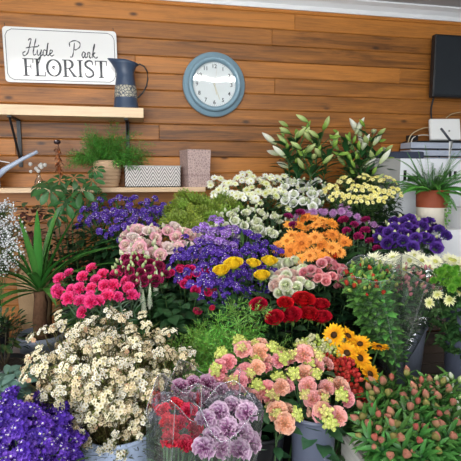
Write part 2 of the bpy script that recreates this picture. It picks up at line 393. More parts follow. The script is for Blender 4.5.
ck = empty('wall_clock', (.462, YW, 2.172), Quaternion((1, 0, 0), PI/2)); tag(ck, 'round wall clock with thick blue grey rim and white face', 'clock')
R_ = .2
g = G(); g.lathe([(R_*.97, .002), (R_, .012), (R_, .03), (R_*.97, .038), (R_*.86, .040), (R_*.845, .044), (R_*.845, .058), (R_*.82, .068), (R_*.76, .07), (R_*.70, .062), (R_*.685, .045), (R_*.685, .03)], 64)
g.build('rim', M_CLOCKB, ck)
g = G(); g.lathe([(0, .034), (R_*.70, .034)], 64); g.build('clock_face', M_CLOCKF, ck)
g = G(); g.lathe([(0, .056), (R_*.695, .054)], 64); g.build('glass', M_GLASS, ck)
fz = .0350
for h in range(1, 13):
    cu = bpy.data.curves.new('numeral', 'FONT'); cu.body = str(h); cu.size = .034; cu.align_x = 'CENTER'; cu.align_y = 'CENTER'; cu.extrude = .0004; cu.offset = .0005
    t = bpy.data.objects.new('numeral', cu); COL.objects.link(t); bpy.context.view_layer.update()
    me = bpy.data.meshes.new_from_object(t); bpy.data.objects.remove(t)
    me.materials.clear(); me.materials.append(M_INK)
    t = bpy.data.objects.new('numeral', me); COL.objects.link(t); t.parent = ck
    a = math.radians(90-30*h); t.location = (R_*.555*math.cos(a), R_*.555*math.sin(a), fz)
g = G(); g.smooth = False
for k in range(60):
    a = 2*PI*k/60; c = V((math.cos(a), math.sin(a), 0)); r = Matrix.Rotation(a, 3, 'Z')
    g.box(tuple(c*R_*.655+V((0, 0, fz))), (.004 if k % 5 else .009, .0012, .0006), rot=r)
g.build('minute_track', M_INK, ck)
def hand(nm, ln, wd, ang, z, m):
    g = G(); g.smooth = False; a = math.radians(90-ang); r = Matrix.Rotation(a, 3, 'Z')
    g.box(tuple(r @ V((ln/2-.012, 0, z))), (ln+.012, wd, .001), rot=r); g.build(nm, m, ck)
M_HAND = simple('brass_hand', S(214, 206, 186), .3, .2)
hand('hour_hand', .07, .006, 167, .039, M_HAND); hand('minute_hand', .105, .004, 160, .041, M_HAND); hand('second_hand', .1, .0015, 10, .043, M_HAND)
g = G(); g.ball((0, 0, .042), .007, (1, 1, 1), 10, 6); g.build('hub', M_HAND, ck)

jg = empty('metal_jug', (-.085, 2.80, 1.987)); tag(jg, 'navy enamel jug with patterned band on the upper shelf', 'jug')
def jugprof(g, prof, n=40):
    b = len(g.v)
    for r, z in prof:
        t = max(0, (z-.19)/.08)
        for j in range(n):
            a = 2*PI*j/n; ca = math.cos(a)
            sp = max(0, -ca)**3
            g.vert((r*ca-(.022*t*t)*sp, r*math.sin(a)*(1-.1*t), z+t*t*(.012*sp-.012*max(0, ca))), (1, 1, 1))
    for i in range(len(prof)-1):
        for j in range(n): g.f.append((b+i*n+j, b+i*n+(j+1) % n, b+(i+1)*n+(j+1) % n, b+(i+1)*n+j))
g = G(); jugprof(g, [(0, .001), (.072, .001), (.074, .006), (.072, .012), (.062, .09), (.0575, .15), (.053, .185), (.050, .2), (.054, .225), (.066, .255), (.076, .272), (.074, .272), (.064, .255), (.050, .225), (.046, .2), (.05, .1), (.06, .02), (0, .01)])
g.build('body', M_NAVY, jg)
def band_mat():
    m, nt, p = newmat('filigree_band'); N = nt.nodes; L = nt.links
    tc = N.new('ShaderNodeTexCoord'); vo = N.new('ShaderNodeTexVoronoi'); vo.feature = 'DISTANCE_TO_EDGE'; vo.inputs['Scale'].default_value = 60; L.new(tc.outputs['Object'], vo.inputs[0])
    cr = N.new('ShaderNodeValToRGB'); cr.color_ramp.elements[0].color = (*S(70, 78, 92), 1); cr.color_ramp.elements[1].color = (*S(190, 184, 164), 1)
    cr.color_ramp.elements[0].position = .05; cr.color_ramp.elements[1].position = .16; L.new(vo.outputs['Distance'], cr.inputs[0]); L.new(cr.outputs[0], p.inputs['Base Color']); p.inputs['Roughness'].default_value = .5
    return m
g = G(); jugprof(g, [(.0665, .064), (.0672, .067), (.0615, .128), (.0600, .131)]); g.build('patterned_band', band_mat(), jg)
g = G(); g.tube([(.066, 0, .25), (.085, 0, .262), (.11, 0, .25), (.128, 0, .22), (.13, 0, .18), (.122, 0, .14), (.1, 0, .1), (.075, 0, .075), (.064, 0, .07)], .0045, (1, 1, 1), 8, True); g.build('handle', M_BLACK, jg)

tv = empty('television', (1.965, 2.865, 2.135)); tag(tv, 'black flat television mounted high on the board wall', 'television')
bx('casing', M_BLACKP, (.36, .01, .206), (.72, .045, .415), tv, .006); bx('screen', M_TV, (.36, -.0135, .208), (.70, .004, .385), tv, .001)
bx('bracket', M_BLACK, (.36, .055, .2), (.2, .05, .2), tv)

# things on the lower shelf
ZL = 1.529
pot = empty('potted_asparagus_fern', (-.205, 2.81, ZL)); tag(pot, 'feathery asparagus fern in a ribbed beige pot on the lower shelf', 'plant')
g = G(); pr = [(0, .0), (.055, .0)]
for k in range(28):
    z = .004+k*.0054; r = .062+.020*math.sin(min(1, z/.15)*PI*.62)+.0028*math.sin(k*1.57); pr.append((r, z))
pr += [(.074, .158), (.070, .158), (.066, .14), (0, .138)]; g.lathe(pr, 36)
g.build('pot', simple('ribbed_clay', S(198, 164, 130), .7, var=.1, bscale=25), pot)
def plume(g, base, d, L, col, sag=.5, dens=26, pl=.05, thick=.0011):
    d = V(d).normalized(); base = V(base); pts = []
    p = base.copy(); dd = d.copy()
    for i in range(9):
        pts.append(p.copy()); p = p+dd*(L/8); dd = (dd+V((0, 0, -sag/8))).normalized()
    g.tube(pts, [.0012*(1-i/12) for i in range(9)], col, 3)
    for k in range(dens):
        t = .15+.85*k/dens; f = t*8; i = min(int(f), 7); q = pts[i].lerp(pts[i+1], f-i); ax = (pts[i+1]-pts[i]).normalized()
        sd = ax.orthogonal().normalized(); sd.rotate(Quaternion(ax, rnd.uniform(0, 2*PI)))
        ln = pl*math.sin(PI*min(1, t*.8+.2))*rnd.uniform(.6, 1.1)+.008; dr = (sd+ax*.7).normalized(); e = q+dr*ln
        for m in range(6):
            a = q.lerp(e, (m+.5)/6); s2 = dr.orthogonal(); s2.rotate(Quaternion(dr, rnd.uniform(0, 6.28))); s2 = (s2.normalized()+dr).normalized()*ln*.34
            nn = s2.cross(dr).normalized()*thick; b = len(g.v); c = tuple(x*rnd.uniform(.75, 1.3) for x in col)
            g.vert(a-nn, c); g.vert(a+nn, c); g.vert(a+s2, c); g.f.append((b, b+1, b+2))
        nn = sd.cross(ax).normalized()*.0007; b = len(g.v); g.vert(q-nn, col); g.vert(q+nn, col); g.vert(e, col); g.f.append((b, b+1, b+2))
for k in range(60):
    g = G(); a = rnd.uniform(0, 2*PI); e = rnd.uniform(.2, 1.25)
    plume(g, (rnd.uniform(-.02, .02), rnd.uniform(-.02, .02), .14), (math.cos(a)*math.cos(e), min(.1, math.sin(a)*math.cos(e)), math.sin(e)), rnd.uniform(.16, .27) if math.cos(a) < .3 else rnd.uniform(.18, .32), S(80, 140, 50), .9, 38, .055, .0015)
    g.build('frond', LEAF, pot)

tin_m, nt, p = newmat('embossed_tin'); N = nt.nodes; L = nt.links
tc = N.new('ShaderNodeTexCoord'); sx = N.new('ShaderNodeSeparateXYZ'); L.new(tc.outputs['Object'], sx.inputs[0])
def mth(op, a, b=None, c=None):
    n = N.new('ShaderNodeMath'); n.operation = op
    for i, v in enumerate((a, b, c)):
        if v is None: continue
        if isinstance(v, (int, float)): n.inputs[i].default_value = v
        else: L.new(v, n.inputs[i])
    return n.outputs[0]
tri = mth('PINGPONG', sx.outputs[0], .034); df = mth('MULTIPLY_ADD', tri, 1.6, mth('MULTIPLY', sx.outputs[2], 1.0)); st = mth('PINGPONG', df, .011)
cr = N.new('ShaderNodeValToRGB'); cr.color_ramp.elements[0].position = .30; cr.color_ramp.elements[0].color = (*S(104, 98, 96), 1); cr.color_ramp.elements[1].position = .5; cr.color_ramp.elements[1].color = (*S(214, 206, 200), 1)
L.new(mth('DIVIDE', st, .011), cr.inputs[0]); L.new(cr.outputs[0], p.inputs['Base Color']); p.inputs['Roughness'].default_value = .5
tb = empty('tin_planter', (.062, 2.78, ZL)); tag(tb, 'long grey tin planter embossed with a zigzag pattern on the lower shelf', 'planter')
g = flat(lambda g: [g.box((0, -.055, .062), (.33, .004, .124)), g.box((0, .055, .062), (.33, .004, .124)), g.box((-.163, 0, .062), (.004, .114, .124)), g.box((.163, 0, .062), (.004, .114, .124)), g.box((0, 0, .003), (.33, .114, .006))])
g.build('box', tin_m, tb)
g = flat(lambda g: [g.box((0, -.057, .124), (.338, .008, .008)), g.box((0, .057, .124), (.338, .008, .008)), g.box((-.165, 0, .124), (.008, .118, .008)), g.box((.165, 0, .124), (.008, .118, .008))])
g.build('rim', simple('tin_rim', S(176, 170, 166), .4, .3), tb, bevel=.002)
pm, nt, p = newmat('patterned_pink_paper'); N = nt.nodes; L = nt.links
tc = N.new('ShaderNodeTexCoord'); vo = N.new('ShaderNodeTexVoronoi'); vo.feature = 'DISTANCE_TO_EDGE'; vo.inputs['Scale'].default_value = 70; L.new(tc.outputs['Object'], vo.inputs[0])
cr = N.new('ShaderNodeValToRGB'); cr.color_ramp.elements[0].color = (*S(206, 180, 172), 1); cr.color_ramp.elements[1].color = (*S(168, 142, 138), 1); cr.color_ramp.elements[0].position = .04; cr.color_ramp.elements[1].position = .2
L.new(vo.outputs['Distance'], cr.inputs[0]); L.new(cr.outputs[0], p.inputs['Base Color'])
tb = empty('square_vase', (.322, 2.81, ZL), Quaternion((0, 0, 1), .25)); tag(tb, 'tall square pink grey patterned vase at the end of the lower shelf', 'vase')
g = G(); g.smooth = False
for (z0, z1, a, b_) in ((0, .225, .068, .075),):
    q = [(-1, -1), (1, -1), (1, 1), (-1, 1)]
    for rr, z in ((a, z0), (b_, z1), (b_-.006, z1), (a-.006, .01)):
        for x, y in q: g.vert((x*rr, y*rr, z), (1, 1, 1))
    for i in range(3):
        for j in range(4): g.f.append((i*4+j, i*4+(j+1) % 4, i*4+4+(j+1) % 4, i*4+4+j))
    g.f.append((3, 2, 1, 0)); g.f.append((12, 13, 14, 15))
g.build('body', pm, tb)
for z in (.07, .14):
    g = flat(lambda g: g.lathe([(.1015, z), (.1025, z+.002), (.1015, z+.004)], 4)); oo = g.build('stripe', simple('stripe', S(150, 120, 118)), tb); oo.rotation_euler = (0, 0, PI/4)

wc = empty('watering_can', (-.885, 2.78, ZL)); tag(wc, 'pale blue watering can with a long spout on the lower shelf', 'watering can')
M_CAN = simple('pale_blue_enamel', S(176, 188, 208), .3)
g = G(); g.lathe([(0, .002), (.085, .002), (.088, .01), (.078, .13), (.07, .165), (.062, .168), (.06, .16), (.07, .02), (0, .015)], 32); g.build('body', M_CAN, wc)
g = G(); g.tube([(.07, 0, .06), (.12, 0, .105), (.22, -.005, .165), (.30, -.01, .205)], [.019, .016, .011, .010], (1, 1, 1), 12, True); g.build('spout', M_CAN, wc)
g = G(); g.tube([(.05, 0, .15), (.09, 0, .152), (.145, 0, .142)], .003, (1, 1, 1), 6); g.build('brace', M_WHITE, wc)
g = G(); g.tube([(.05, 0, .16), (.03, 0, .21), (-.03, 0, .23), (-.08, 0, .19), (-.08, 0, .1)], .006, (1, 1, 1), 8); g.build('handle', M_CAN, wc)
vs = empty('bud_vase', (-.585, 2.77, ZL)); tag(vs, 'small clear glass bud vase with dried white flowers beside the watering can', 'vase')
g = G(); g.lathe([(0, .001), (.026, .001), (.029, .012), (.024, .04), (.012, .058), (.011, .07), (.016, .078), (.013, .078), (.009, .068), (.02, .04), (.025, .012), (0, .006)], 24); g.build('glass_body', M_GLASS, vs)
g = G()
for k in range(9):
    a = rnd.uniform(0, 6.28); tip = V((math.cos(a)*rnd.uniform(.01, .045), math.sin(a)*.02, rnd.uniform(.09, .135))); g.tube([(0, 0, .02), (0, 0, .07), tip], .001, S(150, 110, 70), 3)
    g.ball(tip, rnd.uniform(.008, .013), S(236, 232, 226), 6, 4)
g.build('dried_flowers', PET, vs)

# ------------------------------------------------------------------ flower heads (meshes, +Z is the facing direction)
U = rnd.uniform
def jit(c, a=.12): k = U(1-a, 1+a); return tuple(x*k for x in c)
def rose_mesh(R, cin, cout, layers=5, op=.5, ruf=0.0, green=S(96, 130, 60)):
    g = G(); g.ball((0, 0, R*.55), (R*.26, R*.26, R*.52), lerp(cin, cout, .4), 8, 5)
    for k in range(layers):
        t = k/(layers-1); n = 3+(k > 1)+(k > 3); rr = R*(.26+.5*t); h = R*(1.15-.3*t); off = U(0, 6.28); hw = PI/n*1.35
        for i in range(n):
            a0 = off+2*PI*i/n; ph = U(0, 6); tilt = U(-.05, .08)
            def fn(u, v):
                a = a0+u*hw*(.35+.65*min(1, v*1.6))
                r = rr*(.35+.65*math.sin(min(v, .8)/.8*PI/2))+R*(op*t*.5+tilt)*v**3
                z = h*v-R*.28*op*t*v**4-h*.16*u*u*v
                if ruf: r += ruf*R*math.sin(u*7+ph)*v*v; z += ruf*R*math.cos(u*9+ph)*v*v
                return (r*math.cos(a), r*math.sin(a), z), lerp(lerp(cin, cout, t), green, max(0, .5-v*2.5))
            g.patch(fn, 5 if ruf else 4, 4)
    for i in range(5):
        a = i*1.2566; g.leaf((0, 0, 0), (math.cos(a), math.sin(a), .15), (0, 0, 1), R*.8, R*.3, .3, green, nv=3)
    g.ball((0, 0, -R*.02), (R*.25, R*.25, R*.25), green, 6, 4)
    return g.mesh('bloom', PET)
def ruffle_mesh(R, n, cin, cout, cedge=None, calyx=.8, ruf=.14, flat_=5, edge_t=.8):
    g = G(); cedge = cedge or cout
    for i in range(n):
        q = i/(n-1); el = math.radians(84-(84-flat_)*q**.8); a0 = i*2.39996+U(-.2, .2); ph = U(0, 6); ln = R*(.8+.2*q)*U(.9, 1.05); wd = U(.42, .6)
        def fn(u, v):
            r = ln*v; e = el+(.25*v*v if q > .5 else -.1*v); a = a0+u*wd*(.5+.5*v)
            s = ruf*R*v*v*(math.sin(u*6+ph)+.5*math.sin(u*13+ph*2))
            rr = r*math.cos(e)-s*math.sin(e); z = r*math.sin(e)*.85+s*math.cos(e)+R*.1
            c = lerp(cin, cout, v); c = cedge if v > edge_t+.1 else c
            return (rr*math.cos(a), rr*math.sin(a), z), c
        g.patch(fn, 5, 3)
    if calyx: g.tube([(0, 0, -R*calyx), (0, 0, -R*calyx*.3), (0, 0, R*.2)], [R*.12, R*.24, R*.3], S(120, 150, 92), 6)
    return g.mesh('bloom', PET)
def daisy_mesh(R, npet, layers, cb, ct, cc, crad=.22, wd=.2, cup=.2, name='bloom', centre=True):
    g = G()
    for l in range(layers):
        el0 = math.radians(8+cup*120*l/max(1, layers)); n = npet-2*l
        for i in range(n):
            a = 2*PI*(i+.5*l)/n+U(-.08, .08); e = el0+U(-.1, .1); ln = R*(1-.18*l)*U(.88, 1.05)
            d = V((math.cos(a)*math.cos(e), math.sin(a)*math.cos(e), math.sin(e))); base = V((math.cos(a), math.sin(a), 0))*R*crad*.5
            g.leaf(base, d, (0, 0, 1), ln-R*crad*.5, R*wd, U(-.05, .3), jit(cb, .06), jit(ct, .06), fold=.2, nv=3, wide=.6)
    if centre: g.ball((0, 0, R*.04), (R*crad, R*crad, R*crad*.55), cc, 8, 4)
    g.tube([(0, 0, -R*.25), (0, 0, 0)], [R*.07, R*.22], S(80, 110, 50), 6)
    return g.mesh(name, PET)
def pom_mesh(R, c1, c2, n=70, w_=.2):
    g = G(); g.ball((0, 0, R*.2), (R*.5, R*.5, R*.4), c1, 6, 4)
    for i in range(n):
        z = 1-1.25*(i+.5)/n; r = math.sqrt(max(0, 1-z*z)); a = i*2.39996; d = V((r*math.cos(a), r*math.sin(a), z))
        g.leaf(V((0, 0, R*.15))+d*R*.25, (d+V((0, 0, .15))).normalized(), (0, 0, 1), R*.75*U(.85, 1.1), R*w_, -.2, jit(lerp(c2, c1, max(0, z)), .06), nv=2, wide=.6)
    return g.mesh('bloom', PET)
def bud_mesh(R, Ln, c0, c1, twist=1.5, name='bud'):
    g = G(); n = 10; b = len(g.v); m = 9
    for j in range(m+1):
        v = j/m; r = R*max(.02, math.sin(PI*min(1, .1+v*.88))**.8)*(1 if v < .6 else 1-.3*(v-.6))
        for i in range(n):
            a = 2*PI*i/n+v*twist; rr = r*(1+.14*math.cos(a*3-v*twist*3)); g.vert((rr*math.cos(a), rr*math.sin(a), Ln*v), lerp(c0, c1, min(1, v*1.3)))
    for j in range(m):
        for i in range(n): g.f.append((b+j*n+i, b+j*n+(i+1) % n, b+(j+1)*n+(i+1) % n, b+(j+1)*n+i))
    return g.mesh(name, PET)
def mini(g, M, R, np_, col, cc, cup=.5, w_=.8):
    for i in range(np_):
        a = 2*PI*i/np_; d = V((math.cos(a), math.sin(a), cup)).normalized()
        s = V((-math.sin(a), math.cos(a), 0)); p = [V((0, 0, 0)), d*R*.6+s*R*.42*w_, d*R*1.0+s*R*.2*w_, d*R-s*R*.2*w_, d*R*.6-s*R*.42*w_]
        b = len(g.v)
        for k, q in enumerate(p): g.vert(M @ q, col if k else cc)
        g.f.append((b, b+1, b+2, b+3, b+4))
def statice_mesh(R, c1, c2, n=22, green=S(84, 104, 66)):
    g = G()
    for i in range(n):
        a = i*2.39996; r = R*math.sqrt((i+.5)/n)*U(.85, 1.1); p = V((r*math.cos(a), r*math.sin(a)*.8, R*(.5-.5*(r/R)**2)+U(-.1, .1)*R))
        d = (p+V((U(-.3, .3)*R, U(-.3, .3)*R, R*.9))).normalized(); q = V((0, 0, 1)).rotation_difference(d)
        M = Matrix.Translation(p) @ q.to_matrix().to_4x4() @ Matrix.Rotation(U(0, 6), 4, 'Z')
        mini(g, M, .0075, 5, jit(c1 if rnd.random() < .7 else c2, .45), jit(c2, .3), .9, .9)
        if i % 5 == 0: mini(g, M @ Matrix.Translation((0, 0, .003)), .003, 4, S(226, 222, 226), S(226, 222, 200), .6, .9)
        if i % 2 == 0: g.leaf(p-d*.016, d, (1, 0, 0), .016, .006, 0, green, nv=2)
    for i in range(6): a = i*1.05; g.tube([(0, 0, -R*1.0), (R*.55*math.cos(a), R*.45*math.sin(a), R*.2)], .0012, green, 3)
    return g.mesh('flower_cluster', PET)
def wax_mesh(R, n=16, c=S(240, 226, 196)):
    g = G()
    for i in range(n):
        a = i*2.39996; r = R*math.sqrt((i+.5)/n)*U(.8, 1.15); p = V((r*math.cos(a), r*math.sin(a), R*(.45-.5*(r/R)**2)+U(-.3, .3)*R))
        d = (p+V((U(-.5, .5)*R, U(-.5, .5)*R, R*.8))).normalized(); q = V((0, 0, 1)).rotation_difference(d)
        M = Matrix.Translation(p) @ q.to_matrix().to_4x4() @ Matrix.Rotation(U(0, 6), 4, 'Z'); cc = jit(c, .1) if rnd.random() < .97 else S(206, 160, 132)
        mini(g, M, U(.0056, .0074), 5, cc, S(206, 196, 128), .25, 1.15)
        g.ball(p+d*.0005, (.0016, .0016, .0012), rnd.choice([S(196, 170, 92), S(168, 110, 70)]), 4, 3, d)
        g.tube([V((0, 0, -R*.8)), p], .0006, S(120, 110, 64), 3)
    for i in range(16):
        a = U(0, 6.28); p = V((math.cos(a)*U(0, R*.7), math.sin(a)*U(0, R*.7), U(-R, 0)))
        g.leaf(p, (math.cos(a), math.sin(a), 1), (0, 0, 1), .02, .0025, .2, S(104, 112, 56), nv=2)
    return g.mesh('flower_cluster', PET)
def berries_mesh(R, n, rb, cols, tipc=S(60, 40, 24)):
    g = G()
    for i in range(n):
        a = i*2.39996; r = R*math.sqrt((i+.5)/n); p = V((r*math.cos(a), r*math.sin(a), R*(.5-.6*(r/R)**2)+U(-.1, .1)*R)); d = (p+V((0, 0, R))).normalized()
        g.ball(p, (rb, rb, rb*1.2), jit(rnd.choice(cols), .12), 7, 5, d); g.tube([(0, 0, -R), p], .0008, S(90, 110, 50), 3)
        for k in range(3): g.leaf(p-d*rb, (math.cos(k*2.1), math.sin(k*2.1), .6), (0, 0, 1), rb*1.1, rb*.6, 0, S(92, 120, 52), nv=2)
    return g.mesh('berry_cluster', PET)
def knob_mesh(R, n, c1, c2):
    g = G()
    for i in range(n):
        a = i*2.39996; r = R*.75*math.sqrt((i+.5)/n); p = V((r*math.cos(a), r*math.sin(a), R*(.7-.9*(r/R)**2)))
        b = U(.32, .46)*R; d = (p+V((0, 0, R*.4))).normalized(); g.ball(p, (b, b, b*.9), jit(lerp(c1, c2, rnd.random()), .08), 6, 4, d)
        q = V((0, 0, 1)).rotation_difference(d); mini(g, Matrix.Translation(p+d*b*.5) @ q.to_matrix().to_4x4(), b*1.1, 4, jit(c1, .1), c2, 1.1, 1.1)
    return g.mesh('bud_cluster', PET)
def plume_mesh(R, n, c):
    g = G()
    for i in range(n):
        a = i*2.39996; r = R*math.sqrt((i+.5)/n); tip = V((r*math.cos(a), r*math.sin(a), R*(.9-.8*(r/R)**2))); g.tube([(0, 0, -R*1.2), tip*.6, tip], .0006, jit(c, .2), 3)
        for k in range(9):
            p = V((0, 0, -R*.4)).lerp(tip, k/8); b = U(0, 6.28); g.leaf(p, (math.cos(b), math.sin(b), .6), (0, 0, 1), .012, .0045, 0, jit(c, .3), nv=2)
    return g.mesh('plume', LEAF)

# ------------------------------------------------------------------ cut stems
def foliage(g, L, n, z0, z1, ll, lw, col, bend=.4, el=.6, var=.25, lobed=False, br=0.0, col2=None):
    for i in range(n):
        t = (i+rnd.random())/n; z = L*(z0+(z1-z0)*t); a = i*2.39996+U(-.3, .3); e = el+U(-.25, .25); s = U(1-var, 1+var)
        d = V((math.cos(a)*math.cos(e), math.sin(a)*math.cos(e), math.sin(e))); b = V((math.cos(a), math.sin(a), .3))*U(0, br)+V((0, 0, z))
        c = jit(col, .25)
        if lobed:
            g.leaf(b, d, (0, 0, 1), ll*s, lw*s*.5, bend, c)
            for k in (-1, 1):
                dd = (d+d.cross(V((0, 0, 1))).normalized()*k*.8).normalized(); g.leaf(b+d*ll*s*.3, dd, (0, 0, 1), ll*s*.45, lw*s*.4, bend, c, nv=3)
                dd = (d+d.cross(V((0, 0, 1))).normalized()*k*.6).normalized(); g.leaf(b+d*ll*s*.55, dd, (0, 0, 1), ll*s*.36, lw*s*.35, bend, c, nv=3)
        else: g.leaf(b, d, (0, 0, 1), ll*s, lw*s, bend, c, col2 or c, nv=4, tw=U(-.3, .3))
def stem_thing(name, L, heads, fol=None, scol=S(70, 104, 52), r=.0024, split=.12, folm=None):
    root = empty(name); g = G(); w1 = U(-.01, .01); w2 = U(-.01, .01)
    main = [(0, 0, 0), (w1, w2, L*.4), (w1*.5, w2, L*.7), (0, 0, max(L*.5, L-split))]
    g.tube(main, [r*1.2, r*1.1, r, r*.9], scol, 5)
    for nm, me, p, d, sc in heads:
        p = V(p); d = V(d).normalized(); z = max(L*.45, min(L-split*U(.6, 1.2), p.z-.02)); s0 = V((0, 0, z)); g.tube([s0, s0.lerp(p, .5)+V((0, 0, -.004)), p-d*.002], [r*.8, r*.65, r*.6], scol, 4)
    if main[-1][2] < L-.005 and not heads: g.tube([main[-1], (0, 0, L)], [r*.9, r*.4], scol, 4)
    st = g.build('stem', LEAF, root); KIDS.setdefault(root.name, []).append(st)
    if fol:
        g = G(); fol(g); f = g.build('foliage', folm or LEAF, root); KIDS[root.name].append(f)
    for nm, me, p, d, sc in heads: put(root, nm, me, p, d, sc)
    return root
def cap(n, R, L, drop=.6, tilt=.5, jz=.2):
    out = []
    o = U(0, 6.28)
    for i in range(n):
        a = o+i*2.39996; r = R*math.sqrt((i+.4)/n) if n > 1 else 0
        p = V((r*math.cos(a), r*math.sin(a), L-drop*r*r/max(R, 1e-4)+U(-jz, jz)*R*.5)); d = V((math.cos(a)*r/R*.8+U(-.15, .15), math.sin(a)*r/R*.8-tilt, 1)); out.append((p, d))
    return out
GRN = S(52, 84, 44); DGRN = S(34, 62, 36); LGRN = S(96, 142, 58); GGRN = S(78, 104, 80)
ORD = ['', 'second ', 'third ', 'fourth ', 'fifth ', 'sixth ', 'seventh ', 'eighth ', 'ninth ', 'tenth ']
def ordinal(i, n):
    if n == 1: return 'alone'
    if i == n-1: return 'right end'
    if i == 0: return 'left end'
    return ORD[i]+'from left'
ROWN = {1: [''], 2: ['back', 'front'], 3: ['back', 'middle', 'front'], 4: ['top', 'second', 'third', 'bottom'], 5: ['top', 'second', 'third', 'fourth', 'bottom'], 6: ['top', 'second', 'third', 'fourth', 'fifth', 'bottom']}
def ell(n, cx, cy, rx, ry, Y, dY=.1, bulge=.05):
    pts = []
    for i in range(n):
        best = None
        for k in range(30):
            a = U(0, 2*PI); r = math.sqrt(rnd.random()); p = (cx+rx*r*math.cos(a), cy+ry*r*math.sin(a))
            m = min([(p[0]-q[0])**2+(p[1]-q[1])**2 for q in pts] or [1e9])
            if best is None or m > best[0]: best = (m, p, r)
        p = best[1]; pts.append((p[0], p[1], Y+dY*(cy-p[1])/ry-bulge*(1-best[2]**2)))
    return pts
FEET = []
def bunch(make, tips, label, cat, group, tier, back=.03, conv=.55, nv=3, sc=(.9, 1.1), rollj=.6, foot=None, rows=None, tiltup=.0):
    T = [at(*t) for t in tips]; m = sum(T, V())/len(T)
    F = V((m.x, m.y+back, tier+.03)) if foot is None else V(foot)
    L = (m-F).length; vs = make(L, nv); n = len(T)
    nr = rows or max(1, min(6, round(math.sqrt(n/2.2))))
    idx = sorted(range(n), key=lambda i: tips[i][1]); per = math.ceil(n/nr); used = 0; rws = [sorted(idx[k:k+per], key=lambda i: tips[i][0]) for k in range(0, n, per)]
    names = ROWN[len(rws)]
    for rname, rw in zip(names, rws):
        for j, i in enumerate(rw):
            base0 = F+V(((T[i].x-F.x), (T[i].y-F.y), 0))*(1-conv)*.35
            d = (T[i]-base0).normalized(); l = L
            z = d; aw = T[i]-CAM; aw.z = 0; aw = (aw-z*aw.dot(z)).normalized(); x = aw.cross(z)
            M = Matrix((x, aw, z)).transposed(); q = M.to_quaternion() @ Quaternion((0, 0, 1), U(-rollj, rollj))
            src = vs[used % len(vs)]; r = src if used < len(vs) else copy_tree(src); used += 1
            s = U(*sc); r.rotation_mode = 'QUATERNION'; r.rotation_quaternion = q; r.scale = (s,)*3; r.location = T[i]-d*(L*s)
            lab = label+((', '+ordinal(j, len(rw))) if n > 1 else '')
            if rname: lab += (' of ' if 'end' in lab or 'alone' in lab else ', ')+rname+' row'
            r['label'] = lab; r['category'] = cat; r['group'] = group
    for r in vs[used:]:
        for ch in KIDS.pop(r.name, []): bpy.data.objects.remove(ch)
        bpy.data.objects.remove(r)
    FEET.append((F.copy(), tier, L, group, n)); return F, L
def bucket(loc, r, h, mat, label, name='flower_bucket', taper=.78, cat='bucket', handle=False):
    t = empty(name, loc); tag(t, label, cat)
    g = G(); rb = r*taper
    g.lathe([(0, .001), (rb-.004, .001), (rb, .006), (r*.97, h*.9), (r, h*.96), (r, h)], 40)
    g.lathe([(r-.003, h), (r*.97-.003, h*.9), (rb-.003, .01), (0, .008)], 40); g.build('body', mat, t)
    g = G(); g.lathe([(r-.002, h-.002), (r-.002, h+.002), (r+.004, h+.003), (r+.006, h-.004), (r+.004, h-.01), (r, h-.012)], 40); g.build('rim', mat, t)
    return t

# ------------------------------------------------------------------ stands, table, crates
ZB, ZM, ZF, ZT = .90, .70, .48, .70
def slat_stand(x0, x1, y0, y1, z, label, mat=M_CRATE, sw=.09, gap=.012):
    t = empty('display_stand', (x0, y0, 0)); tag(t, label, 'display stand'); W = x1-x0; D = y1-y0
    n = int(D/(sw+gap)); step = D/n; k = 0
    for i in range(n): bx('top_board', mat, (W/2, step*(i+.5), z-.011), (W, step-gap, .022), t)
    nf = max(2, int((z-.04)/(sw+gap))); sf = (z-.03)/nf
    for i in range(nf): bx('front_board', mat, (W/2, .012, sf*(i+.5)+.005), (W, .02, sf-gap), t)
    for x in (.03, W/2, W-.03):
        for y in (.05, D-.03): bx('leg', mat, (x, y, (z-.022)/2), (.05, .05, z-.022), t)
    return t
slat_stand(-.18, 3.0, 2.08, 2.92, ZB, 'tallest dark slatted flower stand against the board wall')
slat_stand(-.18, 2.6, 1.64, 2.07, ZM, 'middle dark slatted flower stand below the tallest one')
slat_stand(-.80, 2.4, .84, 1.33, ZF, 'low dark slatted flower stand carrying the front buckets')
slat_stand(-.18, 2.4, 1.34, 1.63, ZF, 'low narrow dark slatted stand behind the front stand')
tb = empty('side_table', (-.80, 1.98, 0)); tag(tb, 'grey topped side table under the long leaved dracaena', 'table')
bx('table_top', M_TABLE, (0, 0, ZT-.0175), (1.16, 1.26, .035), tb, .004)
for x in (-.54, .54):
    for y in (-.58, .58): bx('leg', M_DARKP, (x, y, (ZT-.035)/2), (.05, .05, ZT-.035), tb)

# counter with office things at the right
ct = empty('counter', (2.05, 2.52, ZB)); tag(ct, 'white counter cabinet behind the flowers carrying the printer', 'counter')
bx('body', M_PRINT, (.05, .14, .19), (1.55, .5, .38), ct, .004); bx('counter_top', M_CARD, (.0, .14, .39), (1.7, .52, .02), ct)
rs = bx('printer_riser', M_PRINT, (1.62, 2.60, 1.405), (.84, .28, .208), bevel=.003); tag(rs, 'white box unit raising the printer on the counter', 'box')
P0 = at(398, 185, 2.5); ZR = 1.51
pr_ = empty('printer', (P0.x, 2.5, ZR)); tag(pr_, 'grey and white office printer with dark blue scanner lid', 'printer')
bx('body', M_PRINTG, (-.085, .12, .095), (.17, .28, .19), pr_, .006); bx('front_panel', M_PRINT, (.225, .12, .095), (.45, .28, .19), pr_, .006)
bx('scanner_lid', M_PRINTD, (.055, .17, .214), (.32, .2, .045), pr_, .008); bx('paper_slot', M_BLACKP, (.085, -.021, .07), (.07, .004, .035), pr_, .001); bx('button', M_BLACKP, (.03, -.021, .09), (.018, .004, .06), pr_, .001)
for k in range(3): bx('button', M_BLACKP, (.3+.035*k, -.021, .09), (.018, .004, .05), pr_, .001)
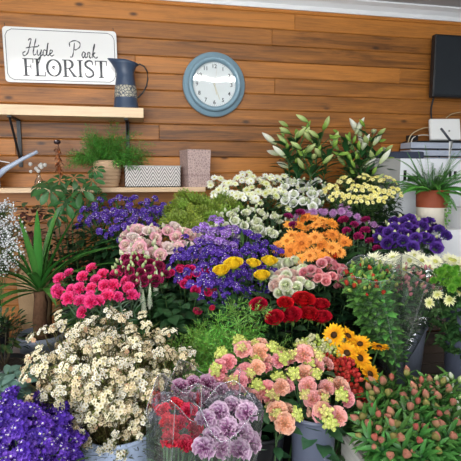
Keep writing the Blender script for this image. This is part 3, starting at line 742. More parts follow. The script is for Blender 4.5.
cd = empty('storage_box', (2.05, 2.80, ZB+.4)); tag(cd, 'stacked pale blue grey storage box behind the printer under the router', 'box')
M_TRAY = simple('pale_grey_tray', S(176, 184, 200), .5)
for z, h in ((.135, .27), (.325, .10), (.40, .045), (.45, .045), (.50, .045)): bx('tray', M_TRAY, (0, .036, z), (.56, .13, h-.006), cd, .003)
rt = empty('router', (2.06, 2.835, ZB+.4+.5225), Quaternion((0, 0, 1), -.2)); tag(rt, 'white square router panel leaning on the storage box under the television', 'router')
bx('panel', M_WHITE, (0, .0, .090), (.21, .03, .15), rt, .008, Matrix.Rotation(-.22, 3, 'X')); bx('stand', M_BLACKP, (-.03, .0, .006), (.36, .1, .012), rt)
lg = G(); lg.ball((.02, -.028, .08), (.007, .002, .007), (1, 1, 1), 10, 4); lg.build('status_light', M_PRINTG, rt)
lm = empty('desk_lamp_arm', (1.80, 2.428, 1.30)); tag(lm, 'slim white bent desk lamp arm standing in front of the storage box', 'lamp')
g = G(); g.tube([(0, 0, 0), (.0, 0, .25), (.012, 0, .50)], .011, (1, 1, 1), 8, True); g.build('arm', M_WHITE, lm)
g = G(); g.tube([(.012, 0, .50), (-.06, 0, .575)], .007, (1, 1, 1), 8, True); g.build('tip', M_DARKP, lm); g = G(); g.lathe([(0, .0), (.022, .0), (.022, .01), (0, .014)], 20); g.build('base', M_WHITE, lm)
def cable(name, pts, r, m, lab):
    g = G(); P = [V(p) for p in pts]; Q = [P[0]*2-P[1]]+P+[P[-1]*2-P[-2]]; out = []
    for i in range(1, len(Q)-2):
        for k in range(6):
            t = k/6; a, b, c, d = Q[i-1:i+3]; out.append(.5*((2*b)+(c-a)*t+(2*a-5*b+4*c-d)*t*t+(3*b-a-3*c+d)*t**3))
    out.append(P[-1]); g.tube(out, r, (1, 1, 1), 6, True); tag(g.build(name, m), lab, 'cable')
cable('cable', [at(434, 96, 2.9), at(431, 112, 2.9), at(434, 132, 2.86), at(438, 150, 2.84), at(440, 162, 2.8)], .006, M_BLACK, 'thick black cable hanging down from the television')
cable('cable', [at(434, 128, 2.9), at(424, 128, 2.9), at(412, 134, 2.88), at(408, 144, 2.86), at(411, 150, 2.8)], .004, M_CABLE, 'beige cable looping above the printer lid beside the wall')
cable('cable', [at(432, 136, 2.92), at(422, 135, 2.92), at(413, 138, 2.9), at(410, 148, 2.86)], .004, simple('white_cable', S(226, 222, 210), .5), 'white cable curling down behind the printer lid')
cable('cable', [at(461, 112, 2.92), at(452, 114, 2.92), at(446, 118, 2.9)], .003, M_CABLE, 'short beige cable at the top of the router')
cable('cable', [at(412, 142, 2.92), at(404, 142, 2.92), at(400, 149, 2.9), at(398, 156, 2.86)], .003, M_BLACK, 'thin black cable looping at the back of the printer')
ps = bx('power_adapter', M_BLACKP, at(412, 138, 2.925), (.07, .04, .035)); tag(ps, 'small black power adapter on the wall above the printer', 'adapter')
ct2 = empty('carton', (1.98, 2.22, ZB)); tag(ct2, 'white carton with red stripe beside the potted fern', 'carton')
bx('box_body', M_CARD, (.02, 0, .26), (.5, .24, .52), ct2, .003); bx('stripe', M_RED, (.02, -.121, .46), (.5, .003, .012), ct2, 0)
bx('window_print', M_PRINTG, (.0, -.121, .34), (.08, .003, .13), ct2, 0); bx('window_print', M_PRINTD, (-.17, -.121, .37), (.025, .003, .07), ct2, 0)
fs = bx('plinth', M_CARD, (1.56, 2.24, ZB+.205), (.26, .24, .41), bevel=.003); tag(fs, 'white plinth box under the two tone fern pot', 'plinth')

# ------------------------------------------------------------------ potted plants
def pot(parent, r, h, m, rim=None, soil=True, taper=.75, m2=None, split=.5):
    g = G(); 
    if m2:
        rm = r*(taper+(1-taper)*split)
        g.lathe([(0, 0), (r*taper, 0), (rm, h*split)], 36); g.build('pot', m, parent)
        g = G(); g.lathe([(rm+.001, h*split), (r, h), (r-.006, h), (r*.95, h*.9), (0, h*.88)], 36); g.build('glazed_band', m2, parent)
    else: g.lathe([(0, 0), (r*taper, 0), (r*.97, h*.85), (r*1.03, h*.86), (r*1.03, h), (r*.97, h), (r*.93, h*.88), (0, h*.87)], 36); g.build('pot', m, parent)
    if soil: g = G(); g.lathe([(0, h*.9), (r*.93, h*.895)], 24); g.build('soil', M_SOIL, parent)
def frond(g, base, d, L, col, w_=.05, sag=1.2, n=22):
    d = V(d).normalized(); p = V(base); dd = d.copy(); pts = []
    for i in range(n+1):
        pts.append(p.copy()); p = p+dd*(L/n); dd = (dd+V((0, 0, -sag/n))).normalized()
    g.tube(pts, .0012, col, 3)
    for i in range(2, n+1):
        ax = (pts[i]-pts[i-1]).normalized(); s = ax.cross(V((0, 0, 1)))
        s = s.normalized() if s.length > .01 else V((1, 0, 0)); t = i/n; ln = w_*math.sin(PI*(.12+.86*t))**.7*(1.1-.3*t)
        for k in (-1, 1): g.leaf(pts[i], (s*k+ax*.5).normalized(), (0, 0, 1), ln, L/n*1.1, .5, jit(col, .25), nv=3, wide=.35)
fn_ = empty('potted_fern', tuple(V((1.56, 2.22, ZB+.411)))); tag(fn_, 'bushy green sword fern in a cream and terracotta pot beside the printer', 'plant')
pot(fn_, .085, .21, M_CREAM, m2=M_TERRA, split=.55, taper=.86)
for k in range(90):
    g = G(); a = k*2.39996; e = U(.35, 1.5); frond(g, (math.cos(a)*.03, math.sin(a)*.03, .19), (math.cos(a)*math.cos(e), math.sin(a)*math.cos(e), math.sin(e)), U(.13, .27), jit(S(84, 150, 62), .35), .024, U(.3, 2.0), 32); g.build('frond', LEAF, fn_)
for k in range(3):
    g = G(); x = U(.0, .03); g.tube([(x, -.08, .2), (x+.01, -.095, .17), (x+.005, -.098, .08), (x+.01, -.1, .02)], .001, LGRN, 3)
    for i in range(9): g.leaf((x+.007, -.098, .18-i*.018), (U(-1, 1), -.4, U(-.6, .2)), (0, -1, 0), .018, .012, .2, LGRN, nv=3)
    g.build('trailing_stem', LEAF, fn_)

dr = empty('potted_dracaena', tuple(at(42, 340, 2.07).xy)+(ZT,)); tag(dr, 'dracaena with long arching green leaves and brown trunk on the side table', 'plant')
pot(dr, .10, .2, M_GREYP)
g = G(); g.tube([(0, 0, .17), (-.005, 0, .26), (.004, 0, .34), (0, 0, .39)], [.034, .03, .029, .026], (1, 1, 1), 12, True); g.build('trunk', M_BARK, dr)
LV = [(.15, .62, .60), (-.25, .95, .56), (-.45, .3, .42), (-.8, .9, .5), (.3, 1.1, .54), (-2.6, .8, .5), (-3.0, 1.0, .48), (-2.2, .5, .42), (-1.2, .5, .38), (2.6, 1.1, .42), (-.1, .15, .34), (-2.9, .9, .42), (-2.7, .35, .36), (-2.2, 1.1, .4), (-2.9, .55, .46), (-1.9, 1.35, .36), (-1.3, 1.35, .42), (.1, 1.40, .44), (.2, .95, .5), (0, .7, .52), (-.3, .5, .44), (.5, .6, .42), (-.6, 1.15, .38), (-3.3, 1.2, .42), (2.2, 1.2, .4), (1.2, 1.25, .42), (-1.0, .75, .36), (-1.9, .7, .36), (-2.5, .1, .3), (3.0, .9, .46), (1.5, .8, .35), (-.1, 1.2, .5), (-1.5, 1.1, .3)]
for a, e, ln in LV:
    g = G(); d = V((math.cos(a)*math.cos(e), math.sin(a)*math.cos(e), math.sin(e)))
    g.leaf((0, 0, .385), d, (0, 0, 1), ln*.98, U(.026, .038), U(.4, .9) if e < 1.2 else .12, jit(S(58, 112, 44), .2), jit(S(78, 138, 58), .15), fold=.35, nv=12, wide=.45); g.build('leaf', LEAF, dr)

sh = empty('umbrella_plant', tuple(at(70, 250, 2.45).xy)+(ZT,)); tag(sh, 'umbrella plant with fingered green leaves just below the lower shelf', 'plant')
pot(sh, .09, .17, M_DARKP)
def palm_leaf(px, py, Y, R, up=(0, -.7, .7)):
    c = at(px, py, Y)-sh.location; g = G(); up = V(up).normalized(); x = up.cross(V((0, 0, 1))).normalized(); y = x.cross(up); n = rnd.choice([6, 7, 8]); o = U(0, 6)
    for i in range(n):
        a = o+2*PI*i/n; d = x*math.cos(a)+y*math.sin(a)+up*-.15; g.leaf(c+d*.008, d, up, R*U(.85, 1.1), R*.42, .35, jit(S(42, 86, 42), .3), jit(S(60, 108, 54), .25), nv=6, wide=.6)
    g.build('leaf', LEAF, sh)
    s = G(); s.tube([(U(-.01, .01), 0, .15), V((c.x*.4, c.y*.5, c.z*.6)), V((c.x*.8, c.y*.9, c.z*.92)), c], [.004, .003, .0018, .0014], S(90, 110, 60), 4); s.build('stem', LEAF, sh)
for px, py, Y, R in ((50, 190, 2.38, .09), (82, 190, 2.4, .09), (66, 203, 2.36, .085), (60, 180, 2.5, .08), (92, 180, 2.55, .07), (74, 178, 2.5, .075), (56, 215, 2.42, .07), (95, 170, 2.6, .06), (40, 186, 2.5, .075), (84, 210, 2.45, .07), (72, 195, 2.55, .08), (98, 196, 2.6, .06)): palm_leaf(px, py, Y, R, (U(-.4, .4), -.8, U(.5, .9)))

wp = empty('wrapped_pot_plant', tuple(at(34, 270, 2.36).xy)+(ZT,)); tag(wp, 'reddish leaved pot plant in kraft wrap tied with a jute bow', 'plant')
g = G(); g.lathe([(0, 0), (.06, 0), (.075, .2), (.08, .3), (.085, .50), (.08, .50), (.07, .3), (0, .29)], 24); g.build('wrap', M_JUTE, wp)
zb = .50
g = G(); g.tube([(0, 0, .28), (0, 0, .62)], .006, S(110, 80, 60), 6)
for k in range(120):
    a = U(0, 6.28); z = U(.42, .78); g.leaf((math.cos(a)*.03, math.sin(a)*.03, z), (math.cos(a), math.sin(a), U(-.2, .9)), (0, 0, 1), U(.04, .08), .03, .4, rnd.choice([S(110, 70, 62), S(96, 84, 54), S(70, 92, 56), S(120, 78, 66)]), nv=4)
g.build('foliage', LEAF, wp)
g = G()
for s in (-1, 1):
    P = [(0, 0), (s*.03, .045), (s*.065, .05), (s*.07, .0), (s*.035, -.02), (0, 0)] if s > 0 else [(0, 0), (-.05, .0), (-.06, -.09), (-.03, -.07), (-.01, -.03), (0, 0)]
    c = catmull(P, 5); k = len(c)
    b = len(g.v)
    for x, z in c:
        g.vert((x, -.085, z+zb), (1, 1, 1)); g.vert((x, -.055, z+zb+.004), (1, 1, 1))
    for i in range(k-1): g.f.append((b+2*i, b+2*i+1, b+2*i+3, b+2*i+2))
for p in ([(0, 0), (-.04, .06)], [(0, 0), (.05, .02)], [(0, 0), (.045, -.07)], [(0, 0), (-.07, -.06)]):
    g.tube([(p[0][0], -.08, p[0][1]+zb), (p[1][0]*.5, -.09, p[1][1]*.5+zb+.005), (p[1][0], -.08, p[1][1]+zb)], [.006, .011, .009], (1, 1, 1), 6, True)
g.ball((0, -.085, zb), (.013, .012, .013), (1, 1, 1), 8, 6); g.build('bow', M_JUTE, wp)

sb = empty('potted_shrub', tuple(at(2, 330, 1.8).xy)+(ZT+.035,)); tag(sb, 'small dark leaved shrub in a black pot on the black tray', 'plant')
pot(sb, .085, .15, M_BLACKP)
g = G()
for k in range(260):
    d = V((U(-1, 1), U(-1, 1), U(-.3, 1))).normalized()*U(.3, 1); p = V((d.x*.10, d.y*.10, .24+d.z*.13)); g.leaf(p, d, (0, 0, 1), .032, .014, .2, jit(rnd.choice([DGRN, S(44, 70, 40), S(70, 84, 44)]), .3), nv=3)
for k in range(8): a = k*.8; g.tube([(0, 0, .12), (math.cos(a)*.07, math.sin(a)*.07, .3)], .002, S(70, 60, 40), 4)
g.build('foliage', LEAF, sb)
ty = empty('plastic_tray', tuple(at(6, 335, 1.8).xy)+(ZT,)); tag(ty, 'shallow black plastic tray under the dark shrub pot', 'tray')
g = flat(lambda g: [g.box((0, 0, .004), (.36, .3, .008)), g.box((0, -.148, .018), (.36, .006, .03)), g.box((0, .148, .018), (.36, .006, .03)), g.box((-.178, 0, .018), (.006, .3, .03)), g.box((.178, 0, .018), (.006, .3, .03))]); g.build('base', M_BLACKP, ty, bevel=.002)
g = flat(lambda g: [g.box((0, -.153, .034), (.376, .012, .004)), g.box((0, .153, .034), (.376, .012, .004)), g.box((-.183, 0, .034), (.012, .3, .004)), g.box((.183, 0, .034), (.012, .3, .004))]); g.build('lip', M_DARKP, ty)

df = empty('dried_flower', tuple(at(60, 187, 2.80).xy)+(ZL,)); tag(df, 'dried rusty brown flower stem with dark top rising from the lower shelf', 'dried flower')
g = G(); g.tube([(0, 0, 0), (.004, 0, .15), (0, 0, .25)], .004, S(120, 70, 44), 6)
for k in range(60): a = U(0, 6.28); z = U(.08, .24); g.leaf((0, 0, z), (math.cos(a), math.sin(a), -.5), (0, 0, 1), U(.02, .045), .012, .3, rnd.choice([S(150, 78, 50), S(120, 66, 44), S(170, 100, 66)]), nv=3)
g.build('stem', LEAF, df); g = G(); g.ball((-.004, 0, .262), (.02, .018, .014), S(44, 26, 34), 10, 6); g.ball((-.008, -.012, .268), .006, S(200, 190, 196), 6, 4); g.build('flower_head', LEAF, df)

def wicker_ball(loc, r, lab):
    g = G()
    for k in range(26):
        ax = V((U(-1, 1), U(-1, 1), U(-1, 1))).normalized(); x = ax.orthogonal().normalized(); y = ax.cross(x); rr = r*U(.86, 1); pts = [(x*math.cos(t*.3142)+y*math.sin(t*.3142)*U(.97, 1.03))*rr+V((0, 0, r)) for t in range(21)]; g.tube(pts, .0028, (1, 1, 1), 4)
    tag(g.build('wicker_ball', M_WICKER, None, loc), lab, 'wicker ball')
p_ = at(40, 388, 1.42); wicker_ball((p_.x, p_.y, ZT), .052, 'brown woven twig ball between the purple statice and cream waxflower')

# ------------------------------------------------------------------ cut flowers, back row
WH = S(240, 240, 230)
def mk_lily(L, nv):
    out = []
    wb = [bud_mesh(.020, .13, S(190, 206, 140), S(246, 246, 234), .4), bud_mesh(.015, .09, S(124, 166, 70), S(206, 220, 150), .4), bud_mesh(.012, .065, S(106, 156, 52), S(160, 196, 90), .3)]
    for v in range(nv):
        hs = []
        for i in range(7):
            a = i*2.39996+v; r = .05+.03*rnd.random(); z = L-.10+.028*i*(1 if i < 4 else .8); k = 0 if rnd.random() < .25 else (1 if rnd.random() < .4 else 2)
            hs.append(('bud', wb[k], (math.cos(a)*r, math.sin(a)*r, z-.03), (math.cos(a)*1.0, math.sin(a)*1.0-.1, U(.2, 1.8)), U(.75, 1.0)))
        out.append(stem_thing('lily', L, hs, lambda g: foliage(g, L, 34, .4, .93, .12, .034, S(40, 84, 40), .35, .75), r=.004, split=.14))
    return out
bunch(mk_lily, [(296, 150, 2.5), (320, 124, 2.5), (286, 136, 2.55), (330, 140, 2.45), (312, 150, 2.4), (296, 126, 2.55)], 'white budded lily stem in the clump nearer the clock', 'lily', 'lilies beside the clock', ZB, sc=(.95, 1.05))
bunch(mk_lily, [(352, 148, 2.5), (372, 128, 2.5), (362, 142, 2.45), (380, 145, 2.55), (346, 132, 2.55), (366, 160, 2.4)], 'white budded lily stem in the clump beside the printer', 'lily', 'lilies beside the printer', ZB, sc=(.95, 1.05))
def mums(R, cols, nh, capR, cc, kind='daisy', fc=GRN, npet=18, name='chrysanthemum', nf=16, wd=.2, layers=2, drop=.6, tilt=.7):
    def mk(L, nv):
        ms = []
        for c1, c2 in cols: ms.append(daisy_mesh(R, npet, layers, c1, c2, cc, .24, wd) if kind == 'daisy' else pom_mesh(R, c1, c2))
        out = []
        for v in range(nv):
            hs = [('bloom', rnd.choice(ms), p, d, U(.85, 1.1)) for p, d in cap(nh, capR, L, drop, tilt)]
            out.append(stem_thing(name, L, hs, lambda g: foliage(g, L, nf, .45, .93, .06, .045, fc, .4, .6, lobed=True, br=capR*.4)))
        return out
    return mk
bunch(mums(.024, [(S(238, 238, 220), S(246, 246, 238)), (S(226, 230, 180), S(244, 244, 224))], 7, .055, S(222, 220, 120), npet=20, layers=3), ell(15, 252, 183, 42, 11, 2.42, .12), 'white spray chrysanthemum stem by the lower shelf end', 'chrysanthemum', 'white spray chrysanthemums', ZB)
bunch(mums(.027, [(S(206, 214, 120), S(244, 244, 214))], 3, .035, S(206, 210, 90), npet=18), [(238, 196, 2.3), (256, 200, 2.28), (270, 192, 2.3), (284, 205, 2.3), (250, 187, 2.35), (265, 182, 2.35)], 'pale lemon daisy chrysanthemum stem amid the white ones', 'chrysanthemum', 'pale lemon daisies', ZB)
def lis(c_in, c_out, nb=3, nbud=3, R=.027, capR=.05, budc=S(214, 220, 180), name='lisianthus', ruf=.06, fc=GGRN, nf=16, cols=None, op=.7):
    def mk(L, nv):
        ms = [rose_mesh(R*U(.9, 1.05), a, b, 3, op, ruf) for a, b in (cols or [(c_in, c_out)]*2)]
        bm = bud_mesh(R*.30, R*1.0, S(130, 160, 90), budc, 2.2); out = []
        for v in range(nv):
            hs = [('bloom', rnd.choice(ms), p, d, U(.85, 1.1)) for p, d in cap(nb, capR, L, .6, .7)]
            hs += [('bud', bm, p+V((0, 0, .012)), d+V((0, .4, .6)), U(.8, 1.2)) for p, d in cap(nbud, capR*1.15, L, .4, .2)]
            out.append(stem_thing(name, L, hs, lambda g: foliage(g, L, nf, .45, .93, .055, .026, fc, .3, .7)))
        return out
    return mk
bunch(lis(S(220, 226, 190), S(244, 244, 240), 4, 4, .024, .05), ell(10, 306, 192, 34, 11, 2.36, .1), 'white lisianthus stem in front of the lilies', 'lisianthus', 'white lisianthus behind', ZB)
bunch(mums(.0155, [(S(236, 228, 140), S(246, 240, 178)), (S(224, 214, 110), S(240, 232, 156))], 12, .05, S(226, 206, 90), npet=14, layers=2, wd=.34, fc=S(58, 84, 38), nf=28), ell(14, 366, 186, 36, 12, 2.25, .12), 'pale yellow santini stem below the lilies', 'chrysanthemum', 'pale yellow santini', ZB)
def statice(c1, c2, R=.017, nh=8, capR=.062, name='statice', fc=S(70, 96, 52), nf=16, green=S(70, 92, 52), nfl=20):
    def mk(L, nv):
        ms = [statice_mesh(R*U(.9, 1.1), c1, c2, nfl, green) for _ in range(3)]; out = []
        for v in range(nv):
            hs = [('flower_cluster', rnd.choice(ms), p, d, U(.85, 1.2)) for p, d in cap(nh, capR, L, .9, .8, 1.0)]
            out.append(stem_thing(name, L, hs, lambda g: foliage(g, L, nf, .45, .92, .08, .012, fc, .3, 1.0), scol=S(82, 110, 60), r=.002, split=.16))
        return out
    return mk
PUR = (S(78, 44, 150), S(124, 92, 186))
bunch(statice(*PUR), ell(15, 126, 212, 46, 13, 2.38, .1), 'violet statice stem under the wall shelf', 'statice', 'statice under the wall shelf', ZB)
def soli(L, nv):
    ms = [plume_mesh(.03, 26, S(120, 146, 48)), plume_mesh(.03, 26, S(150, 168, 62))]
    return [stem_thing('goldenrod', L, [('plume', rnd.choice(ms), p, d, U(.8, 1.3)) for p, d in cap(9, .06, L, .8, .4, .8)], lambda g: foliage(g, L, 20, .5, .95, .045, .01, S(98, 126, 48), .3, .8), scol=S(110, 130, 60)) for _ in range(nv)]
bunch(soli, ell(14, 200, 208, 32, 14, 2.28, .1), 'green goldenrod stem beside the shelf violet statice', 'goldenrod', 'green goldenrod', ZB)
bunch(lis(S(214, 218, 170), S(240, 240, 226), 3, 6, .021, .045), ell(14, 250, 224, 42, 13, 2.12, .08), 'white lisianthus stem behind the orange chrysanthemums', 'lisianthus', 'white lisianthus in the middle', ZB)
# pinks at the centre right
bunch(mums(.024, [(S(196, 140, 196), S(222, 178, 220))], 3, .035, S(180, 110, 180), kind='pom'), [(302, 214, 2.12), (315, 212, 2.12), (328, 213, 2.12), (340, 212, 2.12), (352, 216, 2.1), (364, 221, 2.1), (375, 226, 2.1), (345, 208, 2.16)], 'lilac pompon chrysanthemum stem behind the orange chrysanthemums', 'chrysanthemum', 'lilac pompons', ZB, rows=1)
def carn(cin, cout, edge=None, R=.027, nf=5, name='carnation', nh=1, capR=.03):
    def mk(L, nv):
        ms = [ruffle_mesh(R*U(.92, 1.05), 22, cin, cout, edge) for _ in range(2)]
        return [stem_thing(name, L, [('bloom', rnd.choice(ms), p, d, U(.9, 1.08)) for p, d in cap(nh, capR, L, .4, .6)], lambda g: foliage(g, L, nf, .4, .9, .07, .006, S(110, 138, 112), .5, .9), scol=S(104, 134, 96), r=.0022, split=.05) for _ in range(nv)]
    return mk
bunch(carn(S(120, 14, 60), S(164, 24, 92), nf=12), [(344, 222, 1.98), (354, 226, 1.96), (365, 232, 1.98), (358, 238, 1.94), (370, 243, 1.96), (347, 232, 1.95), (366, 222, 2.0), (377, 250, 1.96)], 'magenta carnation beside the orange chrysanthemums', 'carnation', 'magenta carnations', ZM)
bunch(carn(S(100, 10, 60), S(150, 24, 96)), [(288, 218, 2.06), (300, 214, 2.06), (293, 226, 2.02)], 'magenta carnation peeping out behind the top of the orange chrysanthemums', 'carnation', 'carnations behind the orange', ZM)
bunch(mums(.041, [(S(214, 116, 30), S(240, 160, 66)), (S(226, 134, 40), S(246, 178, 90))], 3, .05, S(196, 110, 36), npet=18, wd=.24, layers=3, fc=DGRN), ell(15, 315, 236, 30, 20, 1.95, .14, .06), 'orange chrysanthemum stem', 'chrysanthemum', 'orange chrysanthemums', ZM)
bunch(lis(S(50, 24, 92), S(84, 42, 136), 4, 2, .027, .05, S(222, 224, 170), ruf=.1, cols=[(S(50, 22, 90), S(84, 42, 138)), (S(60, 34, 110), S(92, 56, 152))]), ell(13, 412, 232, 28, 12, 2.0, .1), 'deep purple lisianthus stem below the potted fern', 'lisianthus', 'purple lisianthus', ZM)
bunch(lis(S(226, 170, 176), S(240, 206, 204), 4, 3, .030, .052, S(226, 220, 190), ruf=.11, op=.8, cols=[(S(240, 226, 206), S(236, 176, 190)), (S(244, 232, 220), S(244, 222, 220))]), ell(12, 160, 242, 40, 16, 2.05, .1), 'pale pink lisianthus stem left of the violet statice mound', 'lisianthus', 'pale pink lisianthus', ZM)
bunch(statice(S(80, 44, 152), S(128, 94, 196)), ell(22, 226, 260, 52, 30, 1.85, .16, .08), 'violet statice stem in the central mound', 'statice', 'statice mound at the centre', ZM, sc=(.9, 1.15))
bunch(statice(S(144, 100, 184), S(176, 142, 210)), [(205, 228, 1.98), (216, 222, 2.0), (224, 234, 1.96), (212, 238, 1.94), (226, 225, 2.0)], 'lilac statice stem on top of the central mound', 'statice', 'lilac statice', ZM)
# middle row
def leafy(name, col, ll=.07, lw=.04, n=26, z0=.4, el=.5):
    def mk(L, nv): return [stem_thing(name, L, [], lambda g: foliage(g, L, n, z0, 1.0, ll, lw, col, .4, el), r=.0022, split=.0) for _ in range(nv)]
    return mk
def roses(cin, cout, R=.026, nh=1, capR=.03, name='rose', fc=DGRN, nf=10, op=.55, layers=5, tilt=.7, ll=.055, lw=.036, cols=None):
    def mk(L, nv):
        ms = [rose_mesh(R*U(.93, 1.07), a, b, layers, op, .015) for a, b in (cols or [(cin, cout)]*2)]
        return [stem_thing(name, L, [('bloom', rnd.choice(ms), p, d, U(.88, 1.1)) for p, d in cap(nh, capR, L, .5, tilt)], lambda g: foliage(g, L, nf, .45, .94, ll, lw, fc, .4, .5), r=.0026, split=.06) for _ in range(nv)]
    return mk
bunch(roses(S(236, 200, 30), S(248, 220, 60), .034, tilt=.25, op=.4), [(222, 275, 1.68), (234, 268, 1.7), (253, 266, 1.7), (269, 265, 1.72), (262, 280, 1.66)], 'yellow rose', 'rose', 'yellow roses', ZM, rows=1)
bunch(roses(S(226, 232, 196), S(242, 240, 224), .025, 4, .038, 'spray_rose', nf=14, cols=[(S(216, 226, 180), S(242, 240, 224)), (S(232, 196, 186), S(242, 226, 212))]), ell(9, 290, 277, 20, 16, 1.76, .1), 'cream white spray rose stem beside the yellow roses', 'rose', 'cream spray roses', ZM)
bunch(roses(S(222, 130, 140), S(240, 176, 178), .020, 4, .034, 'spray_rose', nf=16), [(310, 270, 1.72), (325, 262, 1.75), (338, 268, 1.74), (318, 278, 1.7), (330, 277, 1.7), (346, 286, 1.72)], 'pink spray rose stem', 'rose', 'pink spray roses', ZM)
bunch(roses(S(214, 70, 20), S(236, 96, 36), .017, 2, .024, 'spray_rose', nf=8), [(318, 256, 1.84), (330, 254, 1.84), (340, 257, 1.84), (324, 262, 1.82)], 'small orange red spray rose stem under the orange chrysanthemums', 'rose', 'orange red spray roses', ZM, rows=1)
bunch(mums(.05, [(S(230, 228, 176), S(246, 244, 224))], 2, .045, S(206, 206, 110), npet=20, wd=.13, layers=3, nf=20), [(378, 260, 1.72), (390, 256, 1.76), (404, 260, 1.72), (418, 256, 1.76), (432, 260, 1.72), (446, 257, 1.76), (459, 262, 1.72), (397, 265, 1.68), (384, 267, 1.68), (424, 266, 1.68)], 'white spider chrysanthemum stem above the wrapped bouquets', 'chrysanthemum', 'white spider chrysanthemums', ZM)
bunch(mums(.02, [(S(90, 150, 44), S(120, 176, 60))], 5, .035, S(90, 150, 44), kind='pom'), [(446, 268, 1.5), (456, 274, 1.48), (450, 282, 1.46), (461, 282, 1.48), (441, 278, 1.5)], 'green pompon chrysanthemum stem in the big slate bucket', 'chrysanthemum', 'green pompons', ZF, foot=(1.30, 1.48, ZF+.2))
bunch(mums(.028, [(S(206, 206, 110), S(244, 242, 200))], 2, .04, S(206, 206, 110), npet=16), [(458, 292, 1.44), (461, 262, 1.56), (436, 296, 1.46)], 'cream daisy stem at the edge of the slate bucket', 'chrysanthemum', 'cream daisies', ZF, foot=(1.30, 1.48, ZF+.2), rows=1)
bunch(roses(S(200, 20, 84), S(228, 48, 116), .019, 3, .032, 'spray_rose', nf=14), [(178, 270, 1.78), (190, 268, 1.8), (202, 272, 1.78), (184, 282, 1.76), (197, 285, 1.74), (208, 292, 1.72), (196, 274, 1.76)], 'hot pink spray rose stem beside the violet mound', 'rose', 'hot pink spray roses', ZM)
bunch(roses(S(190, 24, 72), S(224, 70, 110), .018, 1, .02, 'spray_rose', op=.2, nf=14), [(197, 313, 1.6), (213, 310, 1.6)], 'single deep pink rosebud above the green asparagus plumes', 'rose', 'two rosebuds', ZF, rows=1)
bunch(lis(S(110, 12, 50), S(150, 28, 76), 4, 5, .019, .04, S(196, 206, 150), fc=GRN), ell(9, 139, 268, 22, 12, 1.78, .06), 'crimson lisianthus stem behind the hot pink carnations', 'lisianthus', 'crimson lisianthus', ZM)
def veron(L, nv):
    m = []
    for k in range(2):
        g = G(); n = 90; g.tube([(0, 0, -.01), (0, 0, .02), (0, 0, .06), (0, 0, .092)], [.004, .0075, .005, .001], S(232, 234, 214), 8)
        for i in range(n):
            t = i/n; a = i*2.39996; r = .0085*(1-t)**.6+.001; p = V((math.cos(a)*r, math.sin(a)*r, t*.09)); g.ball(p, .0032*(1-.6*t), lerp(S(226, 230, 206), S(150, 178, 112), t), 4, 3)
        m.append(g.mesh('flower_spike', PET))
    return [stem_thing('veronica', L, [('flower_spike', rnd.choice(m), (0, 0, L-.09), (0, 0, 1), 1)], lambda g: foliage(g, L, 12, .5, .82, .05, .012, GRN, .3, .7), split=.09) for _ in range(nv)]
bunch(veron, [(133, 268, 1.72), (140, 278, 1.7), (147, 268, 1.74), (157, 270, 1.72), (150, 284, 1.68), (143, 290, 1.66)], 'white veronica spike beside the crimson lisianthus', 'veronica', 'veronica spikes', ZM, rows=1, sc=(.95, 1.05))
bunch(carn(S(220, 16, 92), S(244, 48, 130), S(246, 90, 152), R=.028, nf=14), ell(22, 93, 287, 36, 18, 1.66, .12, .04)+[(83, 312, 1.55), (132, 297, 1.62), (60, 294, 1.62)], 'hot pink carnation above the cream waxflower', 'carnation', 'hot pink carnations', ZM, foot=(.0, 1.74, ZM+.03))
bunch(leafy('foliage_stem', S(54, 96, 50), .06, .03, 26, .5), ell(10, 100, 306, 38, 14, 1.68, .08, .0)+[(120, 262, 1.95), (100, 268, 1.9)], 'green leafy filler stem below the hot pink carnations', 'foliage', 'leaves under the hot pink carnations', ZM, foot=(.03, 1.76, ZM+.03))
bunch(leafy('foliage_stem', S(40, 70, 42), .07, .035, 30, .3), ell(9, 74, 240, 26, 16, 2.25, .06, .0), 'dark leafy stem in the dim corner beside the umbrella plant', 'foliage', 'dark leaves beside the umbrella plant', ZT, foot=(-.31, 2.22, ZT+.03))
bunch(leafy('foliage_stem', S(38, 74, 40), .075, .03, 30, .4), ell(12, 118, 240, 36, 14, 2.28, .06, .0), 'dark green leafy stem under the shelf violet statice', 'foliage', 'leaves under the shelf statice', ZB)
bunch(leafy('foliage_stem', S(36, 68, 40), .06, .035, 30, .4), ell(18, 160, 268, 40, 14, 1.95, .06, .0), 'dark leafy stem below the pale pink lisianthus', 'foliage', 'leaves below the pale pink lisianthus', ZM)
bunch(leafy('foliage_stem', S(40, 74, 38), .06, .035, 30, .4), ell(16, 355, 262, 24, 16, 1.85, .06, .0)+ell(8, 410, 254, 30, 8, 1.95, .03, 0), 'dark leafy stem below the magenta and purple flowers', 'foliage', 'leaves below the magenta and purple flowers', ZM)
bunch(leafy('foliage_stem', S(38, 68, 38), .06, .035, 30, .4), ell(16, 280, 212, 60, 10, 2.25, .04, .0)+ell(14, 370, 212, 34, 14, 2.15, .04, 0), 'dark leafy stem between the white and yellow back rows', 'foliage', 'leaves between the back rows', ZB)
bunch(roses(S(150, 6, 26), S(196, 12, 44), .038, nf=14, op=.42, layers=4, tilt=.45), [(285, 307, 1.52), (303, 305, 1.56), (321, 308, 1.56), (292, 320, 1.5), (309, 318, 1.52), (322, 322, 1.5), (276, 322, 1.48), (259, 308, 1.5)], 'dark red rose', 'rose', 'dark red roses', ZF)

